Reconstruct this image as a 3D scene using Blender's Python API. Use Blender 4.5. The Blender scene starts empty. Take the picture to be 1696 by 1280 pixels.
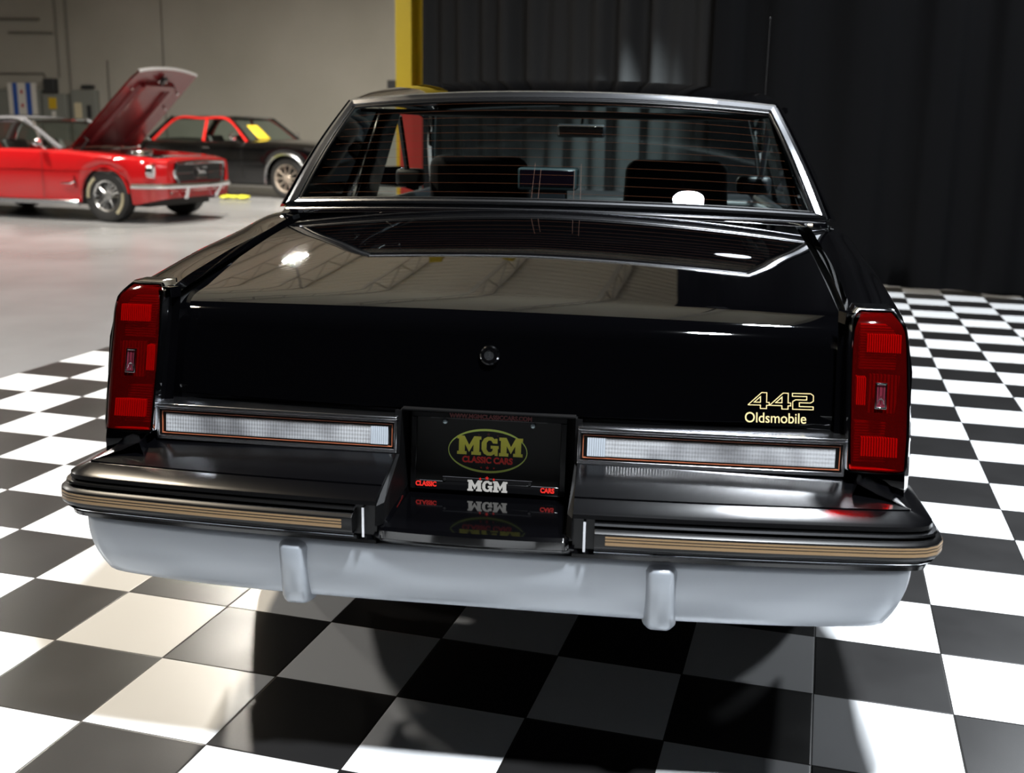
import bpy, bmesh, math, random
from mathutils import Vector, Matrix
random.seed(7)
R = math.radians
scn = bpy.context.scene
col = scn.collection

# ------------------------------------------------------------------ camera
cam_d = bpy.data.cameras.new('camera'); cam = bpy.data.objects.new('camera', cam_d); col.objects.link(cam)
scn.camera = cam
CP = Vector((0.3207, -1.8898, 1.2663)); cp, cr, cy = R(-13.3932), R(1.0051), R(7.5906)
fw = Vector((-math.sin(cy)*math.cos(cp), math.cos(cy)*math.cos(cp), math.sin(cp)))
rt0 = Vector((math.cos(cy), math.sin(cy), 0)); up0 = rt0.cross(fw)
rt = math.cos(cr)*rt0 + math.sin(cr)*up0; up = -math.sin(cr)*rt0 + math.cos(cr)*up0
cam.matrix_world = Matrix(((rt.x, up.x, -fw.x, CP.x), (rt.y, up.y, -fw.y, CP.y), (rt.z, up.z, -fw.z, CP.z), (0, 0, 0, 1)))
cam_d.sensor_fit = 'HORIZONTAL'; cam_d.sensor_width = 36.0; cam_d.lens = 1803.4/1696*36
cam_d.clip_end = 200; cam_d.clip_start = 0.05
cam_d.dof.use_dof = True; cam_d.dof.focus_distance = 2.45; cam_d.dof.aperture_fstop = 4.0
# ------------------------------------------------------------------ world, exposure
w = bpy.data.worlds.new('world'); scn.world = w; w.use_nodes = True
w.node_tree.nodes['Background'].inputs[0].default_value = (.9, .92, 1, 1)
w.node_tree.nodes['Background'].inputs[1].default_value = 0.02
scn.view_settings.view_transform = 'Standard'; scn.view_settings.look = 'None'
scn.view_settings.exposure = 0.0; scn.view_settings.gamma = 1.0; scn.view_settings.use_curve_mapping = False
# ------------------------------------------------------------------ lamps (x, y, z, radius, watts, colour)
LAMPS = [
    (1.12, -0.90, 4.90, .17, 620, (.90, .95, 1.0)),     # key, above the bumper
    (-3.30, 1.20, 4.95, .20, 240, (1.0, .86, .66)),     # warm lamp on the left
    (-4.55, 10.5, 5.00, .15, 400, (1.0, .93, .82)),
    (1.32, 2.35, 4.90, .17, 470, (.88, .94, 1.0)),      # cool lamp over the right flank
    (-9.50, 10.0, 5.00, .22, 480, (1.0, .94, .84)),
    (-5.50, 15.0, 5.00, .22, 800, (1.0, .94, .84)),
    (-8.00, 3.50, 5.00, .22, 450, (1.0, .95, .88)),
    (3.90, 6.20, 4.90, .20, 170, (.90, .95, 1.0)),
]

# ================================================================== helpers
def prin(name, color=(.5, .5, .5), rough=.5, metal=0., coat=0., spec=.5, ior=None, emis=None, es=0., trans=0., coat_rough=.03):
    m = bpy.data.materials.new(name); m.use_nodes = True
    b = m.node_tree.nodes['Principled BSDF']
    b.inputs['Base Color'].default_value = (*color, 1); b.inputs['Roughness'].default_value = rough
    b.inputs['Metallic'].default_value = metal; b.inputs['Coat Weight'].default_value = coat
    b.inputs['Coat Roughness'].default_value = coat_rough
    b.inputs['Specular IOR Level'].default_value = spec
    b.inputs['Transmission Weight'].default_value = trans
    if ior: b.inputs['IOR'].default_value = ior
    if emis: b.inputs['Emission Color'].default_value = (*emis, 1); b.inputs['Emission Strength'].default_value = es
    return m
def add_noise_bump(m, scale=40, strength=.05, dist=.01, detail=3):
    nt = m.node_tree; n = nt.nodes; b = n['Principled BSDF']
    tc = n.new('ShaderNodeTexCoord'); no = n.new('ShaderNodeTexNoise'); bu = n.new('ShaderNodeBump')
    no.inputs['Scale'].default_value = scale; no.inputs['Detail'].default_value = detail
    bu.inputs['Strength'].default_value = strength; bu.inputs['Distance'].default_value = dist
    nt.links.new(tc.outputs['Object'], no.inputs['Vector']); nt.links.new(no.outputs['Fac'], bu.inputs['Height'])
    nt.links.new(bu.outputs['Normal'], b.inputs['Normal']); return m
def add_color_noise(m, c1, c2, scale=3, detail=4, lo=.35, hi=.65):
    nt = m.node_tree; n = nt.nodes; b = n['Principled BSDF']
    tc = n.new('ShaderNodeTexCoord'); no = n.new('ShaderNodeTexNoise'); ra = n.new('ShaderNodeValToRGB')
    no.inputs['Scale'].default_value = scale; no.inputs['Detail'].default_value = detail
    ra.color_ramp.elements[0].position = lo; ra.color_ramp.elements[1].position = hi
    ra.color_ramp.elements[0].color = (*c1, 1); ra.color_ramp.elements[1].color = (*c2, 1)
    nt.links.new(tc.outputs['Object'], no.inputs['Vector']); nt.links.new(no.outputs['Fac'], ra.inputs['Fac'])
    nt.links.new(ra.outputs['Color'], b.inputs['Base Color']); return m
def thin_glass(name, tint, ior=1.5, rough=0.0):
    m = bpy.data.materials.new(name); m.use_nodes = True; nt = m.node_tree; n = nt.nodes
    n.remove(n['Principled BSDF']); out = n['Material Output']
    fr = n.new('ShaderNodeFresnel'); fr.inputs['IOR'].default_value = ior
    gl = n.new('ShaderNodeBsdfGlossy'); gl.inputs['Roughness'].default_value = rough
    tr = n.new('ShaderNodeBsdfTransparent'); tr.inputs['Color'].default_value = (*tint, 1)
    mx = n.new('ShaderNodeMixShader')
    # a thin pane mirrors the same amount from either side
    ge = n.new('ShaderNodeNewGeometry'); ma = n.new('ShaderNodeMath'); ma.operation = 'MULTIPLY_ADD'; ma.inputs[1].default_value = 1/ior-ior; ma.inputs[2].default_value = ior
    nt.links.new(ge.outputs['Backfacing'], ma.inputs[0]); nt.links.new(ma.outputs[0], fr.inputs['IOR'])
    nt.links.new(fr.outputs[0], mx.inputs[0]); nt.links.new(tr.outputs[0], mx.inputs[1]); nt.links.new(gl.outputs[0], mx.inputs[2])
    nt.links.new(mx.outputs[0], out.inputs[0]); return m

def scatter_lens(m, color, f):      # moulded plastic: part clear, part cloudy
    nt = m.node_tree; n = nt.nodes; out = n['Material Output']; src = out.inputs[0].links[0].from_socket
    df = n.new('ShaderNodeBsdfDiffuse'); df.inputs['Color'].default_value = (*color, 1); mx = n.new('ShaderNodeMixShader'); mx.inputs[0].default_value = f
    gl = [q for q in n if q.type == 'MIX_SHADER' and q != mx][0]; tr = gl.inputs[1].links[0].from_socket
    nt.links.new(tr, mx.inputs[1]); nt.links.new(df.outputs[0], mx.inputs[2]); nt.links.new(mx.outputs[0], gl.inputs[1]); return m
def finish(me, mats, smooth=True, angle=35):
    bm = bmesh.new(); bm.from_mesh(me); bmesh.ops.recalc_face_normals(bm, faces=bm.faces); bm.to_mesh(me); bm.free()
    for m in (mats if isinstance(mats, (list, tuple)) else [mats]): me.materials.append(m)
    if smooth:
        me.shade_smooth()
        me.set_sharp_from_angle(angle=R(angle))
def obj(name, me, parent=None, **props):
    o = bpy.data.objects.new(name, me); col.objects.link(o)
    if parent is not None: o.parent = parent
    for k, v in props.items(): o[k] = v
    return o
def tag(o, label=None, cat=None, group=None, kind=None):
    if label: o['label'] = label
    if cat: o['category'] = cat
    if group: o['group'] = group
    if kind: o['kind'] = kind
    return o
def empty(name, loc=(0, 0, 0), rz=0):
    o = bpy.data.objects.new(name, None); col.objects.link(o); o.location = loc; o.rotation_euler = (0, 0, rz); o.empty_display_size = .2
    return o
class MB:
    """collects shapes, then builds ONE mesh object"""
    def __init__(s): s.v = []; s.f = []; s.mi = []; s.cur = 0
    def add(s, vs, fs):
        b = len(s.v); s.v += [tuple(p) for p in vs]; s.f += [tuple(b+i for i in f) for f in fs]; s.mi += [s.cur]*len(fs); return s
    def box(s, x0, x1, y0, y1, z0, z1):
        return s.add([(x0,y0,z0),(x1,y0,z0),(x1,y1,z0),(x0,y1,z0),(x0,y0,z1),(x1,y0,z1),(x1,y1,z1),(x0,y1,z1)],
                     [(0,3,2,1),(4,5,6,7),(0,1,5,4),(1,2,6,5),(2,3,7,6),(3,0,4,7)])
    def hexa(s, b, t):      # eight corners: bottom four, top four
        return s.add(list(b)+list(t), [(0,3,2,1),(4,5,6,7),(0,1,5,4),(1,2,6,5),(2,3,7,6),(3,0,4,7)])
    def loft(s, rows, closed=False, cap=False):
        n = len(rows[0]); vs = [p for r in rows for p in r]; fs = []
        for i in range(len(rows)-1):
            for j in range(n if closed else n-1):
                k = (j+1) % n; fs.append((i*n+j, i*n+k, (i+1)*n+k, (i+1)*n+j))
        if cap: fs.append(tuple(range(n-1, -1, -1))); fs.append(tuple((len(rows)-1)*n+j for j in range(n)))
        return s.add(vs, fs)
    def tube(s, pts, r, n=8, cap=True):
        pts = [Vector(p) for p in pts]; rows = []; a = None
        for i, p in enumerate(pts):
            t = (pts[min(i+1, len(pts)-1)]-pts[max(i-1, 0)]).normalized()
            if a is None:
                a = t.orthogonal().normalized()
            a = (a - t*a.dot(t)).normalized(); b = t.cross(a); rr = r[i] if isinstance(r, (list, tuple)) else r
            rows.append([p+(a*math.cos(2*math.pi*k/n)+b*math.sin(2*math.pi*k/n))*rr for k in range(n)])
        return s.loft(rows, True, cap)
    def lathe(s, prof, center, axis='x', n=32, cap=True):
        c = Vector(center); ax = {'x': Vector((1,0,0)), 'y': Vector((0,1,0)), 'z': Vector((0,0,1))}[axis] if isinstance(axis, str) else Vector(axis).normalized()
        a = ax.orthogonal().normalized(); b = ax.cross(a)
        rows = [[c+ax*h+(a*math.cos(2*math.pi*k/n)+b*math.sin(2*math.pi*k/n))*max(r, 1e-5) for k in range(n)] for r, h in prof]
        return s.loft(rows, True, cap)
    def build(s, name, mat, parent=None, bevel=0, smooth=True, angle=35, seg=2, solid=0, **props):
        me = bpy.data.meshes.new(name); me.from_pydata(s.v, [], s.f); me.update()
        if max(s.mi or [0]) > 0: me.polygons.foreach_set('material_index', s.mi)
        finish(me, mat, smooth, angle)
        o = obj(name, me, parent, **props)
        if solid:
            m = o.modifiers.new('solid', 'SOLIDIFY'); m.thickness = solid; m.offset = -1
        if bevel:
            m = o.modifiers.new('bevel', 'BEVEL'); m.width = bevel; m.segments = seg; m.limit_method = 'ANGLE'; m.angle_limit = R(40); m.harden_normals = False
        return o
def lerp(a, b, t): return a+(b-a)*t
def itp(tab, x):        # smooth-ish piecewise interpolation, tab sorted
    if x <= tab[0][0]: return tab[0][1]
    if x >= tab[-1][0]: return tab[-1][1]
    for i in range(len(tab)-1):
        if x <= tab[i+1][0]:
            x0, y0 = tab[i]; x1, y1 = tab[i+1]
            m = (y1-y0)/(x1-x0)
            m0 = m if i == 0 else (y1-tab[i-1][1])/(x1-tab[i-1][0])
            m1 = m if i+2 >= len(tab) else (tab[i+2][1]-y0)/(tab[i+2][0]-x0)
            h = x1-x0; t = (x-x0)/h
            return (2*t**3-3*t*t+1)*y0+(t**3-2*t*t+t)*h*m0+(-2*t**3+3*t*t)*y1+(t**3-t*t)*h*m1
def catmull(pts, n):
    P = [Vector(p) for p in pts]; d = [0]
    for a, b in zip(P, P[1:]): d.append(d[-1]+(b-a).length)
    out = []
    for k in range(n):
        x = d[-1]*k/(n-1)
        out.append(Vector([itp(list(zip(d, [p[c] for p in P])), x) for c in range(len(P[0]))]))
    return out
def frange(a, b, n): return [a+(b-a)*i/(n-1) for i in range(n)]
def flat_shape(splines, extrude, name='shape', bevel=0):
    cu = bpy.data.curves.new(name, 'CURVE'); cu.dimensions = '2D'; cu.fill_mode = 'BOTH'; cu.extrude = extrude; cu.bevel_depth = bevel
    for pts in splines:
        sp = cu.splines.new('POLY'); sp.points.add(len(pts)-1); sp.use_cyclic_u = True
        for i, p in enumerate(pts): sp.points[i].co = (p[0], p[1], 0, 1)
    return _cv(cu)
def _cv(cu):
    o = bpy.data.objects.new('tmp', cu); col.objects.link(o)
    dg = bpy.context.evaluated_depsgraph_get(); me = bpy.data.meshes.new_from_object(o.evaluated_get(dg))
    bpy.data.objects.remove(o); return me
def text_mesh(s, size, extrude=.0006, offset=0., align='CENTER', spacing=1., xs=1.):
    cu = bpy.data.curves.new('t', 'FONT'); cu.body = s; cu.size = size; cu.extrude = extrude; cu.offset = offset
    cu.align_x = align; cu.align_y = 'BOTTOM_BASELINE'; cu.space_character = spacing
    me = _cv(cu)
    if xs != 1.: me.transform(Matrix.Diagonal((xs, 1, 1, 1)))
    return me
def place(me, org, ux, uy):         # lays an x-y mesh on a plane in space
    ux = Vector(ux).normalized(); uy = Vector(uy); uy = (uy-ux*uy.dot(ux)).normalized(); uz = ux.cross(uy); o = Vector(org)
    me.transform(Matrix(((ux.x, uy.x, uz.x, o.x), (ux.y, uy.y, uz.y, o.y), (ux.z, uy.z, uz.z, o.z), (0, 0, 0, 1)))); return me

GA = R(8.1058); GT = .3046
def grid(i, j):     # corner of the checker floor
    X = i*GT-1.48423; Y = -j*GT+.576138
    return Vector((X*math.cos(GA)+Y*math.sin(GA), -X*math.sin(GA)+Y*math.cos(GA), 0))
GU = Vector((math.cos(GA), -math.sin(GA), 0)); GV = Vector((math.sin(GA), math.cos(GA), 0))

# ================================================================== materials
black_paint = prin('black_paint', (.0006, .0006, .0008), .025, coat=1., coat_rough=.012)
bumper_black = prin('bumper_black', (.0009, .0009, .0012), .18, spec=.36); add_noise_bump(bumper_black, 9, .03, .01)
rubber = prin('rubber', (.0015, .0015, .0017), .33, spec=.3)
matte_black = prin('matte_black', (.003, .003, .0034), .6)
satin_black = prin('satin_black', (.0012, .0012, .0014), .25)
chrome = prin('chrome', (.78, .79, .82), .07, 1.)
bright_trim = prin('bright_trim', (.62, .63, .66), .17, 1.)
silver_paint = prin('silver_paint', (.36, .385, .42), .42, .35, coat=.25, coat_rough=.2); add_noise_bump(silver_paint, 6, .03, .01)
gold = prin('gold_stripe', (.28, .175, .08), .35)
gold_letter = prin('gold_letter', (.78, .60, .28), .4)
car_glass = thin_glass('tinted_glass', (.56, .62, .62), 1.5)
clear_glass = thin_glass('window_glass', (.78, .85, .82), 1.45)
red_lens = scatter_lens(thin_glass('red_lens', (.95, .02, .012), 1.45, .04), (.26, .003, .003), .11)
tire_m = prin('tire_rubber', (.012, .012, .012), .6)
steel = prin('steel_wheel', (.45, .46, .48), .25, 1.)

# ================================================================== floor
def checker_mat():
    m = prin('checker_tiles', (1, 1, 1), .3); nt = m.node_tree; n = nt.nodes; b = n['Principled BSDF']; L = nt.links
    tc = n.new('ShaderNodeTexCoord'); sp = n.new('ShaderNodeSeparateXYZ'); L.new(tc.outputs['Object'], sp.inputs[0])
    def math_(op, a, bb=None, c=None):
        q = n.new('ShaderNodeMath'); q.operation = op
        for i, v in enumerate((a, bb, c)):
            if v is None: continue
            if isinstance(v, (int, float)): q.inputs[i].default_value = v
            else: L.new(v, q.inputs[i])
        return q.outputs[0]
    fx = math_('DIVIDE', sp.outputs[0], GT); fy = math_('DIVIDE', sp.outputs[1], GT)
    par = math_('MODULO', math_('ADD', math_('ADD', math_('FLOOR', fx), math_('FLOOR', fy)), 1000), 2)
    par = math_('GREATER_THAN', par, .5)
    def edge(f):
        r = math_('FRACT', math_('ADD', f, 100)); return math_('MINIMUM', r, math_('SUBTRACT', 1, r))
    e = math_('MINIMUM', edge(fx), edge(fy))
    seam = math_('LESS_THAN', e, .0055)
    no = n.new('ShaderNodeTexNoise'); no.inputs['Scale'].default_value = 5; no.inputs['Detail'].default_value = 6; L.new(tc.outputs['Object'], no.inputs['Vector'])
    mix = n.new('ShaderNodeMix'); mix.data_type = 'RGBA'; L.new(par, mix.inputs[0])
    mix.inputs[6].default_value = (.80, .81, .82, 1); mix.inputs[7].default_value = (.0125, .012, .012, 1)
    mx2 = n.new('ShaderNodeMix'); mx2.data_type = 'RGBA'; L.new(seam, mx2.inputs[0]); L.new(mix.outputs[2], mx2.inputs[6]); mx2.inputs[7].default_value = (.012, .011, .010, 1)
    L.new(mx2.outputs[2], b.inputs['Base Color'])
    L.new(math_('MULTIPLY_ADD', no.outputs['Fac'], .14, .235), b.inputs['Roughness'])
    fine = n.new('ShaderNodeTexNoise'); fine.inputs['Scale'].default_value = 420; fine.inputs['Detail'].default_value = 2; L.new(tc.outputs['Object'], fine.inputs['Vector'])
    ramp = n.new('ShaderNodeMapRange'); ramp.inputs[1].default_value = .0; ramp.inputs[2].default_value = .012; L.new(e, ramp.inputs[0])
    h = math_('ADD', math_('MULTIPLY', fine.outputs['Fac'], .12), ramp.outputs[0])
    bu = n.new('ShaderNodeBump'); bu.inputs['Strength'].default_value = .35; bu.inputs['Distance'].default_value = .002; L.new(h, bu.inputs['Height']); L.new(bu.outputs['Normal'], b.inputs['Normal'])
    return m
concrete = prin('concrete', (.2, .2, .2), .26); add_color_noise(concrete, (.185, .187, .19), (.25, .253, .26), .7, 6); 
mb = MB(); mb.box(-26, 14, -12, 30, -.2, -.012)
tag(mb.build('floor', concrete, smooth=False), kind='structure')
mb = MB(); ni0, ni1, nj0, nj1 = -6, 20, -25, 14
mb.box(ni0*GT, ni1*GT, -nj1*GT, -nj0*GT, -.012, 0)
ck = mb.build('floor_checker', checker_mat(), smooth=False); ck.location = grid(0, 0); ck.rotation_euler = (0, 0, -GA); tag(ck, kind='structure')

# ================================================================== walls, ceiling
wall_m = prin('painted_wall', (.40, .385, .34), .8); add_color_noise(wall_m, (.36, .345, .30), (.44, .42, .375), .35, 5)
deck_m = prin('roof_deck', (.70, .65, .53), .7)
joist_m = prin('joist_paint', (.55, .51, .43), .6)
dark_wall = prin('black_drape_wall', (.003, .003, .0034), .95, spec=.04)
def wallbox(name, p, q, z0, z1, th, mat):
    p = Vector(p); q = Vector(q); d = (q-p).normalized(); nrm = Vector((-d.y, d.x, 0))*th
    mb = MB(); mb.hexa([(*p[:2], z0), (*q[:2], z0), (*(q+nrm)[:2], z0), (*(p+nrm)[:2], z0)], [(*p[:2], z1), (*q[:2], z1), (*(q+nrm)[:2], z1), (*(p+nrm)[:2], z1)])
    return tag(mb.build(name, mat, smooth=False), kind='structure')
def gp(u, v): return GU*u+GV*v      # building aligned coordinates
WV = 21.6; WZ = 6.3
wallbox('wall_back', gp(-24, WV), gp(9, WV), -.012, WZ, .25, wall_m)
wallbox('wall_left', gp(-22, -11), gp(-22, WV), -.012, WZ, .25, wall_m)
wallbox('wall_right', gp(6.8, WV), gp(6.8, -11), -.012, WZ, .25, dark_wall)
wallbox('wall_front', gp(6.8, -7.0), gp(-22, -7.0), -.012, WZ, .25, dark_wall)
# corrugated ceiling
rows = []; k = 0; v = -9.
prof = []
while v < WV+.2:
    prof += [(v, WZ-.04), (v+.07, WZ-.04), (v+.10, WZ), (v+.17, WZ)]; v += .2
mb = MB(); mb.loft([[(*gp(u, v)[:2], z) for v, z in prof if v > 3.4] for u in (-23, 1.2)])
mb.hexa([(*gp(-23, -9)[:2], WZ+.01), (*gp(7.2, -9)[:2], WZ+.01), (*gp(7.2, WV+.3)[:2], WZ+.01), (*gp(-23, WV+.3)[:2], WZ+.01)],
        [(*gp(-23, -9)[:2], WZ+.1), (*gp(7.2, -9)[:2], WZ+.1), (*gp(7.2, WV+.3)[:2], WZ+.1), (*gp(-23, WV+.3)[:2], WZ+.1)])
tag(mb.build('ceiling', deck_m, smooth=False), kind='structure')
mb = MB()       # black drape stretched under the deck over the studio corner
for (u0, u1, v0, v1) in ((-22, 6.8, -7, 3.4), (1.2, 6.8, 3.4, WV)):
    mb.hexa([(*gp(u0, v0)[:2], WZ-.64), (*gp(u1, v0)[:2], WZ-.64), (*gp(u1, v1)[:2], WZ-.64), (*gp(u0, v1)[:2], WZ-.64)], [(*gp(u0, v0)[:2], WZ-.6), (*gp(u1, v0)[:2], WZ-.6), (*gp(u1, v1)[:2], WZ-.6), (*gp(u0, v1)[:2], WZ-.6)])
tag(mb.build('trim_99', dark_wall, smooth=False), kind='structure')
tn = 1
for u in [-20+1.55*k for k in range(14)]:
    mb = MB(); zt = WZ-.06; zb = WZ-.55
    def pt(uu, vv, z): return (*gp(uu, vv)[:2], z)
    for z in (zt, zb): 
        mb.hexa([pt(u-.03, 3.5, z-.03), pt(u+.03, 3.5, z-.03), pt(u+.03, WV, z-.03), pt(u-.03, WV, z-.03)], [pt(u-.03, 3.5, z), pt(u+.03, 3.5, z), pt(u+.03, WV, z), pt(u-.03, WV, z)])
    v = 3.5
    while v < WV-.6:
        mb.tube([pt(u, v, zb), pt(u, v+.45, zt)], .014, 5, False); mb.tube([pt(u, v+.45, zt), pt(u, v+.9, zb)], .014, 5, False); v += .9
    tag(mb.build('trim_%d' % tn, joist_m, smooth=False), kind='structure'); tn += 1

# ================================================================== yellow post
yellow = prin('yellow_paint', (.62, .45, .012), .45); post_red = prin('red_pad', (.55, .03, .02), .5)
pc = Vector((-2.47, 10.15, 0))
pr = empty('steel_column', pc, -GA); tag(pr, 'yellow steel I-beam column standing at the left end of the black curtain', 'column')
mb = MB(); mb.box(-.155, .03, -.012, .012, 0, WZ-.6); mb.box(-.155, .17, .28, .30, 0, WZ-.6); mb.box(-.035, -.02, 0, .29, 0, WZ-.6)
mb.build('beam', yellow, pr, bevel=.003)
mb = MB(); mb.hexa([(-.06, -.02, 4.2), (.02, -.02, 4.2), (.02, .3, 4.2), (-.06, .3, 4.2)], [(.9, -.02, WZ-.65), (1.05, -.02, WZ-.58), (1.05, .3, WZ-.58), (.9, .3, WZ-.65)])
mb.build('knee_brace', yellow, pr)
mb = MB(); mb.box(-.08, .25, -.10, -.03, .03, 1.42); mb.build('guard_pad', post_red, pr, bevel=.01, label='red padded guard around the foot')
mb = MB(); mb.box(.0, .08, -.03, -.012, .03, 1.4); mb.build('pad_strap', matte_black, pr)

# ================================================================== curtains
drape_m = prin('black_drape', (.0042, .0042, .0046), .9, spec=.04)
add_noise_bump(drape_m, 300, .1, .002)
drape_grey = prin('charcoal_drape', (.014, .0135, .0135), .9, spec=.04); add_noise_bump(drape_grey, 300, .1, .002)
def curtain(name, a, b, z1, amp, period, label, seed, mat=None):
    rnd = random.Random(seed); a = Vector(a); b = Vector(b); L = (b-a).length; d = (b-a)/L; nn = Vector((-d.y, d.x, 0))
    xs = []; s = 0; ph = 0; n = int(L/.02)
    ws = [(rnd.uniform(.7, 1.6)*period, rnd.uniform(0, 6.3), rnd.uniform(.4, 1)) for _ in range(4)]
    zs = [.0, .05, .3, .8, 1.4, 2.0, 2.8, z1*.8, z1]
    zs = sorted(set([z for z in zs if z <= z1]))
    rows = []
    for z in zs:
        r = []
        for i in range(n+1):
            s = L*i/n; t = 0
            for k, (p, f, q) in enumerate(ws): t += q*math.sin(2*math.pi*s/p + f + .25*z*math.sin(k+s*.5))
            o = amp*math.tanh(t*.9)*(1+.12*math.sin(3*s))
            hem = .012+.02*(1+math.sin(s*2.1+seed)) if z == 0 else 0
            p = a+d*s+nn*o; r.append((p.x, p.y, z+hem))
        rows.append(r)
    mb = MB(); mb.loft(rows); o = mb.build(name, mat or drape_m, angle=180, solid=.006); return tag(o, label, 'curtain')
ca = gp(-3.15, 8.75); cb = gp(.02, 7.98); cc_ = gp(1.1, 7.42); cd = gp(6.6, 7.42)
curtain('curtain', gp(-3.28, 8.62), gp(-.25, 7.80), 4.4, .10, .34, 'black pleated curtain hanging behind the coupe roof, between the yellow column and the aerial', 3, drape_grey)
curtain('curtain', gp(-.4, 7.62), gp(6.6, 7.50), WZ-.7, .045, .5, 'long black curtain on the right, its hem on the checkered tiles', 11)

# ================================================================== THE BLACK COUPE (world axes are its own: x right, y forward, rear bumper at y = 0)
coupe = empty('coupe', (0, 0, 0)); tag(coupe, 'glossy black two-door coupe with gold lettering and silver lower bumper on checkered tiles', 'car')
def mir(p): return (-p[0], p[1], p[2])
RA, FA, WR = 1.27, 3.97, .325          # axles, wheel radius
deck_z = [(.20, .930), (.30, .937), (.6, .962), (.9, .985), (1.2, 1.012), (1.7, 1.0), (2.6, .975), (3.2, .955), (3.6, .935), (4.3, .90), (4.85, .85)]
def side_ring(y):
    zs = itp(deck_z, y); wd = itp([(.15, 0), (.2, 0), (1.0, .022), (3.0, .026), (4.2, .012), (4.9, -.03)], y)
    arch = 0
    for ya in (RA, FA):
        d = abs(y-ya); r = WR+.055
        if d < r: arch = max(arch, WR+math.sqrt(r*r-d*d)*.98)
    zb = max(itp([(.15, .47), (.45, .45), (.62, .37), (.95, .27), (1.0, .235)], y), arch)
    zb = max(zb, .235)
    pts = []
    tab = [(.20, .79), (.28, .826), (.40, .838), (.50, .843), (.62, .841), (.755, .833), (.85, .822), (.885, .815)]
    m = 9; tp = itp([(.15, .045), (.22, .022), (.30, .003), (.40, 0)], y)
    for k in range(m):
        z = zb+(zs-.05-zb)*k/(m-1); pts.append((itp(tab, z)+wd-tp*min(1, max(.45, (.97-z)/.30)), z))
    xs = pts[-1][0]
    for dx, dz in ((.006, -.030), (.017, -.014), (.035, -.003), (.055, .002), (.085, .003), (.115, .001)): pts.append((xs-dx, zs+dz))
    pts.append((xs-.118, zs-.02))
    return pts
ys = frange(.15, .75, 16)+frange(.77, 1.75, 50)+frange(1.85, 3.45, 18)+frange(3.48, 4.45, 45)+frange(4.5, 4.85, 6)
def lean(y, z):     # the tail leans forward towards its top
    return y+max(0, 1-(y-.15)/.5)*max(0, (z-.64))*.30
for s, nm in ((1, 'body_side'), (-1, 'body_side')):
    mb = MB(); rows = []
    for y in ys: rows.append([(s*x, lean(y, z), z) for x, z in side_ring(y)])
    mb.loft(rows); mb.build(nm, black_paint, coupe, angle=50)
# tail closing panels behind the lamps
mb = MB()
for s in (1, -1):
    r = [(x, z) for x, z in side_ring(.16)]
    rows = [[(s*x, lean(.15, z), z) for x, z in r], [(s*.67, lean(.15, z)+.03, z) for x, z in r]]
    mb.loft(rows)
for s in (1, -1): mb.box(min(s*.19, s*.68), max(s*.19, s*.68), .22, .26, .45, .73)
mb.box(-.68, .68, .262, .28, .45, .73)
mb.build('tail_panel', black_paint, coupe)
# floor pan and firewall
mb = MB(); mb.box(-.70, .70, .95, 4.7, .24, .34); mb.box(-.66, .66, .34, .95, .34, .62); mb.build('floor_pan', matte_black, coupe)
mb = MB(); mb.box(-.795, .795, .20, .90, .44, .46); mb.box(-.795, .795, 1.64, 3.6, .25, .27); mb.build('underbody', matte_black, coupe)
for ya in (RA, FA):
    for s in (1, -1):
        mb = MB()
        for k in range(12):
            a0, a1 = math.pi*k/12, math.pi*(k+1)/12; r = WR+.06
            mb.hexa([(s*.56, ya+r*math.cos(a0), WR+r*math.sin(a0)), (s*.80, ya+r*math.cos(a0), WR+r*math.sin(a0)), (s*.80, ya+r*math.cos(a1), WR+r*math.sin(a1)), (s*.56, ya+r*math.cos(a1), WR+r*math.sin(a1))],
                    [(s*.56, ya+(r+.01)*math.cos(a0), WR+(r+.01)*math.sin(a0)), (s*.80, ya+(r+.01)*math.cos(a0), WR+(r+.01)*math.sin(a0)), (s*.80, ya+(r+.01)*math.cos(a1), WR+(r+.01)*math.sin(a1)), (s*.56, ya+(r+.01)*math.cos(a1), WR+(r+.01)*math.sin(a1))])
        mb.build('wheel_housing', matte_black, coupe, smooth=False)

# trunk lid
lid_prof = catmull([(1.165, 1.046), (.95, 1.0238), (.8, 1.0043), (.65, .9797), (.5, .9533), (.37, .929), (.31, .9165), (.272, .904), (.243, .889), (.226, .868)], 60)[:-1] + \
           catmull([(.226, .868), (.2185, .85), (.200, .80), (.186, .75), (.176, .716)], 22)
LW = .688
def lid_pt(x, y, z):
    t = abs(x)/LW; fy = min(1, max(0, (1.165-y)/.9))
    yy = y + .045*t*t*fy + (.055*t*t)*(1-fy) - .022*(1-fy)*0
    zz = z - (.003*t + .030*t*t)*(1-.75*fy**1.5)*min(1, (z-.7)/.2)
    return (x, yy, zz)
mb = MB(); xs = frange(-LW, LW, 61)
mb.loft([[lid_pt(x, p[0], p[1]) for x in xs] for p in lid_prof])
# turned down side edges
for s in (1, -1):
    e = [lid_pt(s*LW, p[0], p[1]) for p in lid_prof]; mb.loft([e, [(x+s*.003, y, z-.004) for x, y, z in e], [(x+s*.003, y+.004, z-.03) for x, y, z in e]])
e = [lid_pt(x, *lid_prof[-1]) for x in xs]; mb.loft([e, [(x, y+.004, z-.004) for x, y, z in e], [(x, y+.04, z-.004) for x, y, z in e]])
lid = mb.build('trunk_lid', black_paint, coupe, angle=42)
# gutter under the shut lines
for s in (1, -1):
    mb = MB(); mb.loft([[(s*.66, lean(y, .95)+0, itp(deck_z, y)-.045), (s*.73, lean(y, .95), itp(deck_z, y)-.045)] for y in frange(.24, 1.25, 20)])
    mb.build('lid_gutter', matte_black, coupe, solid=.004)
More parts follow.
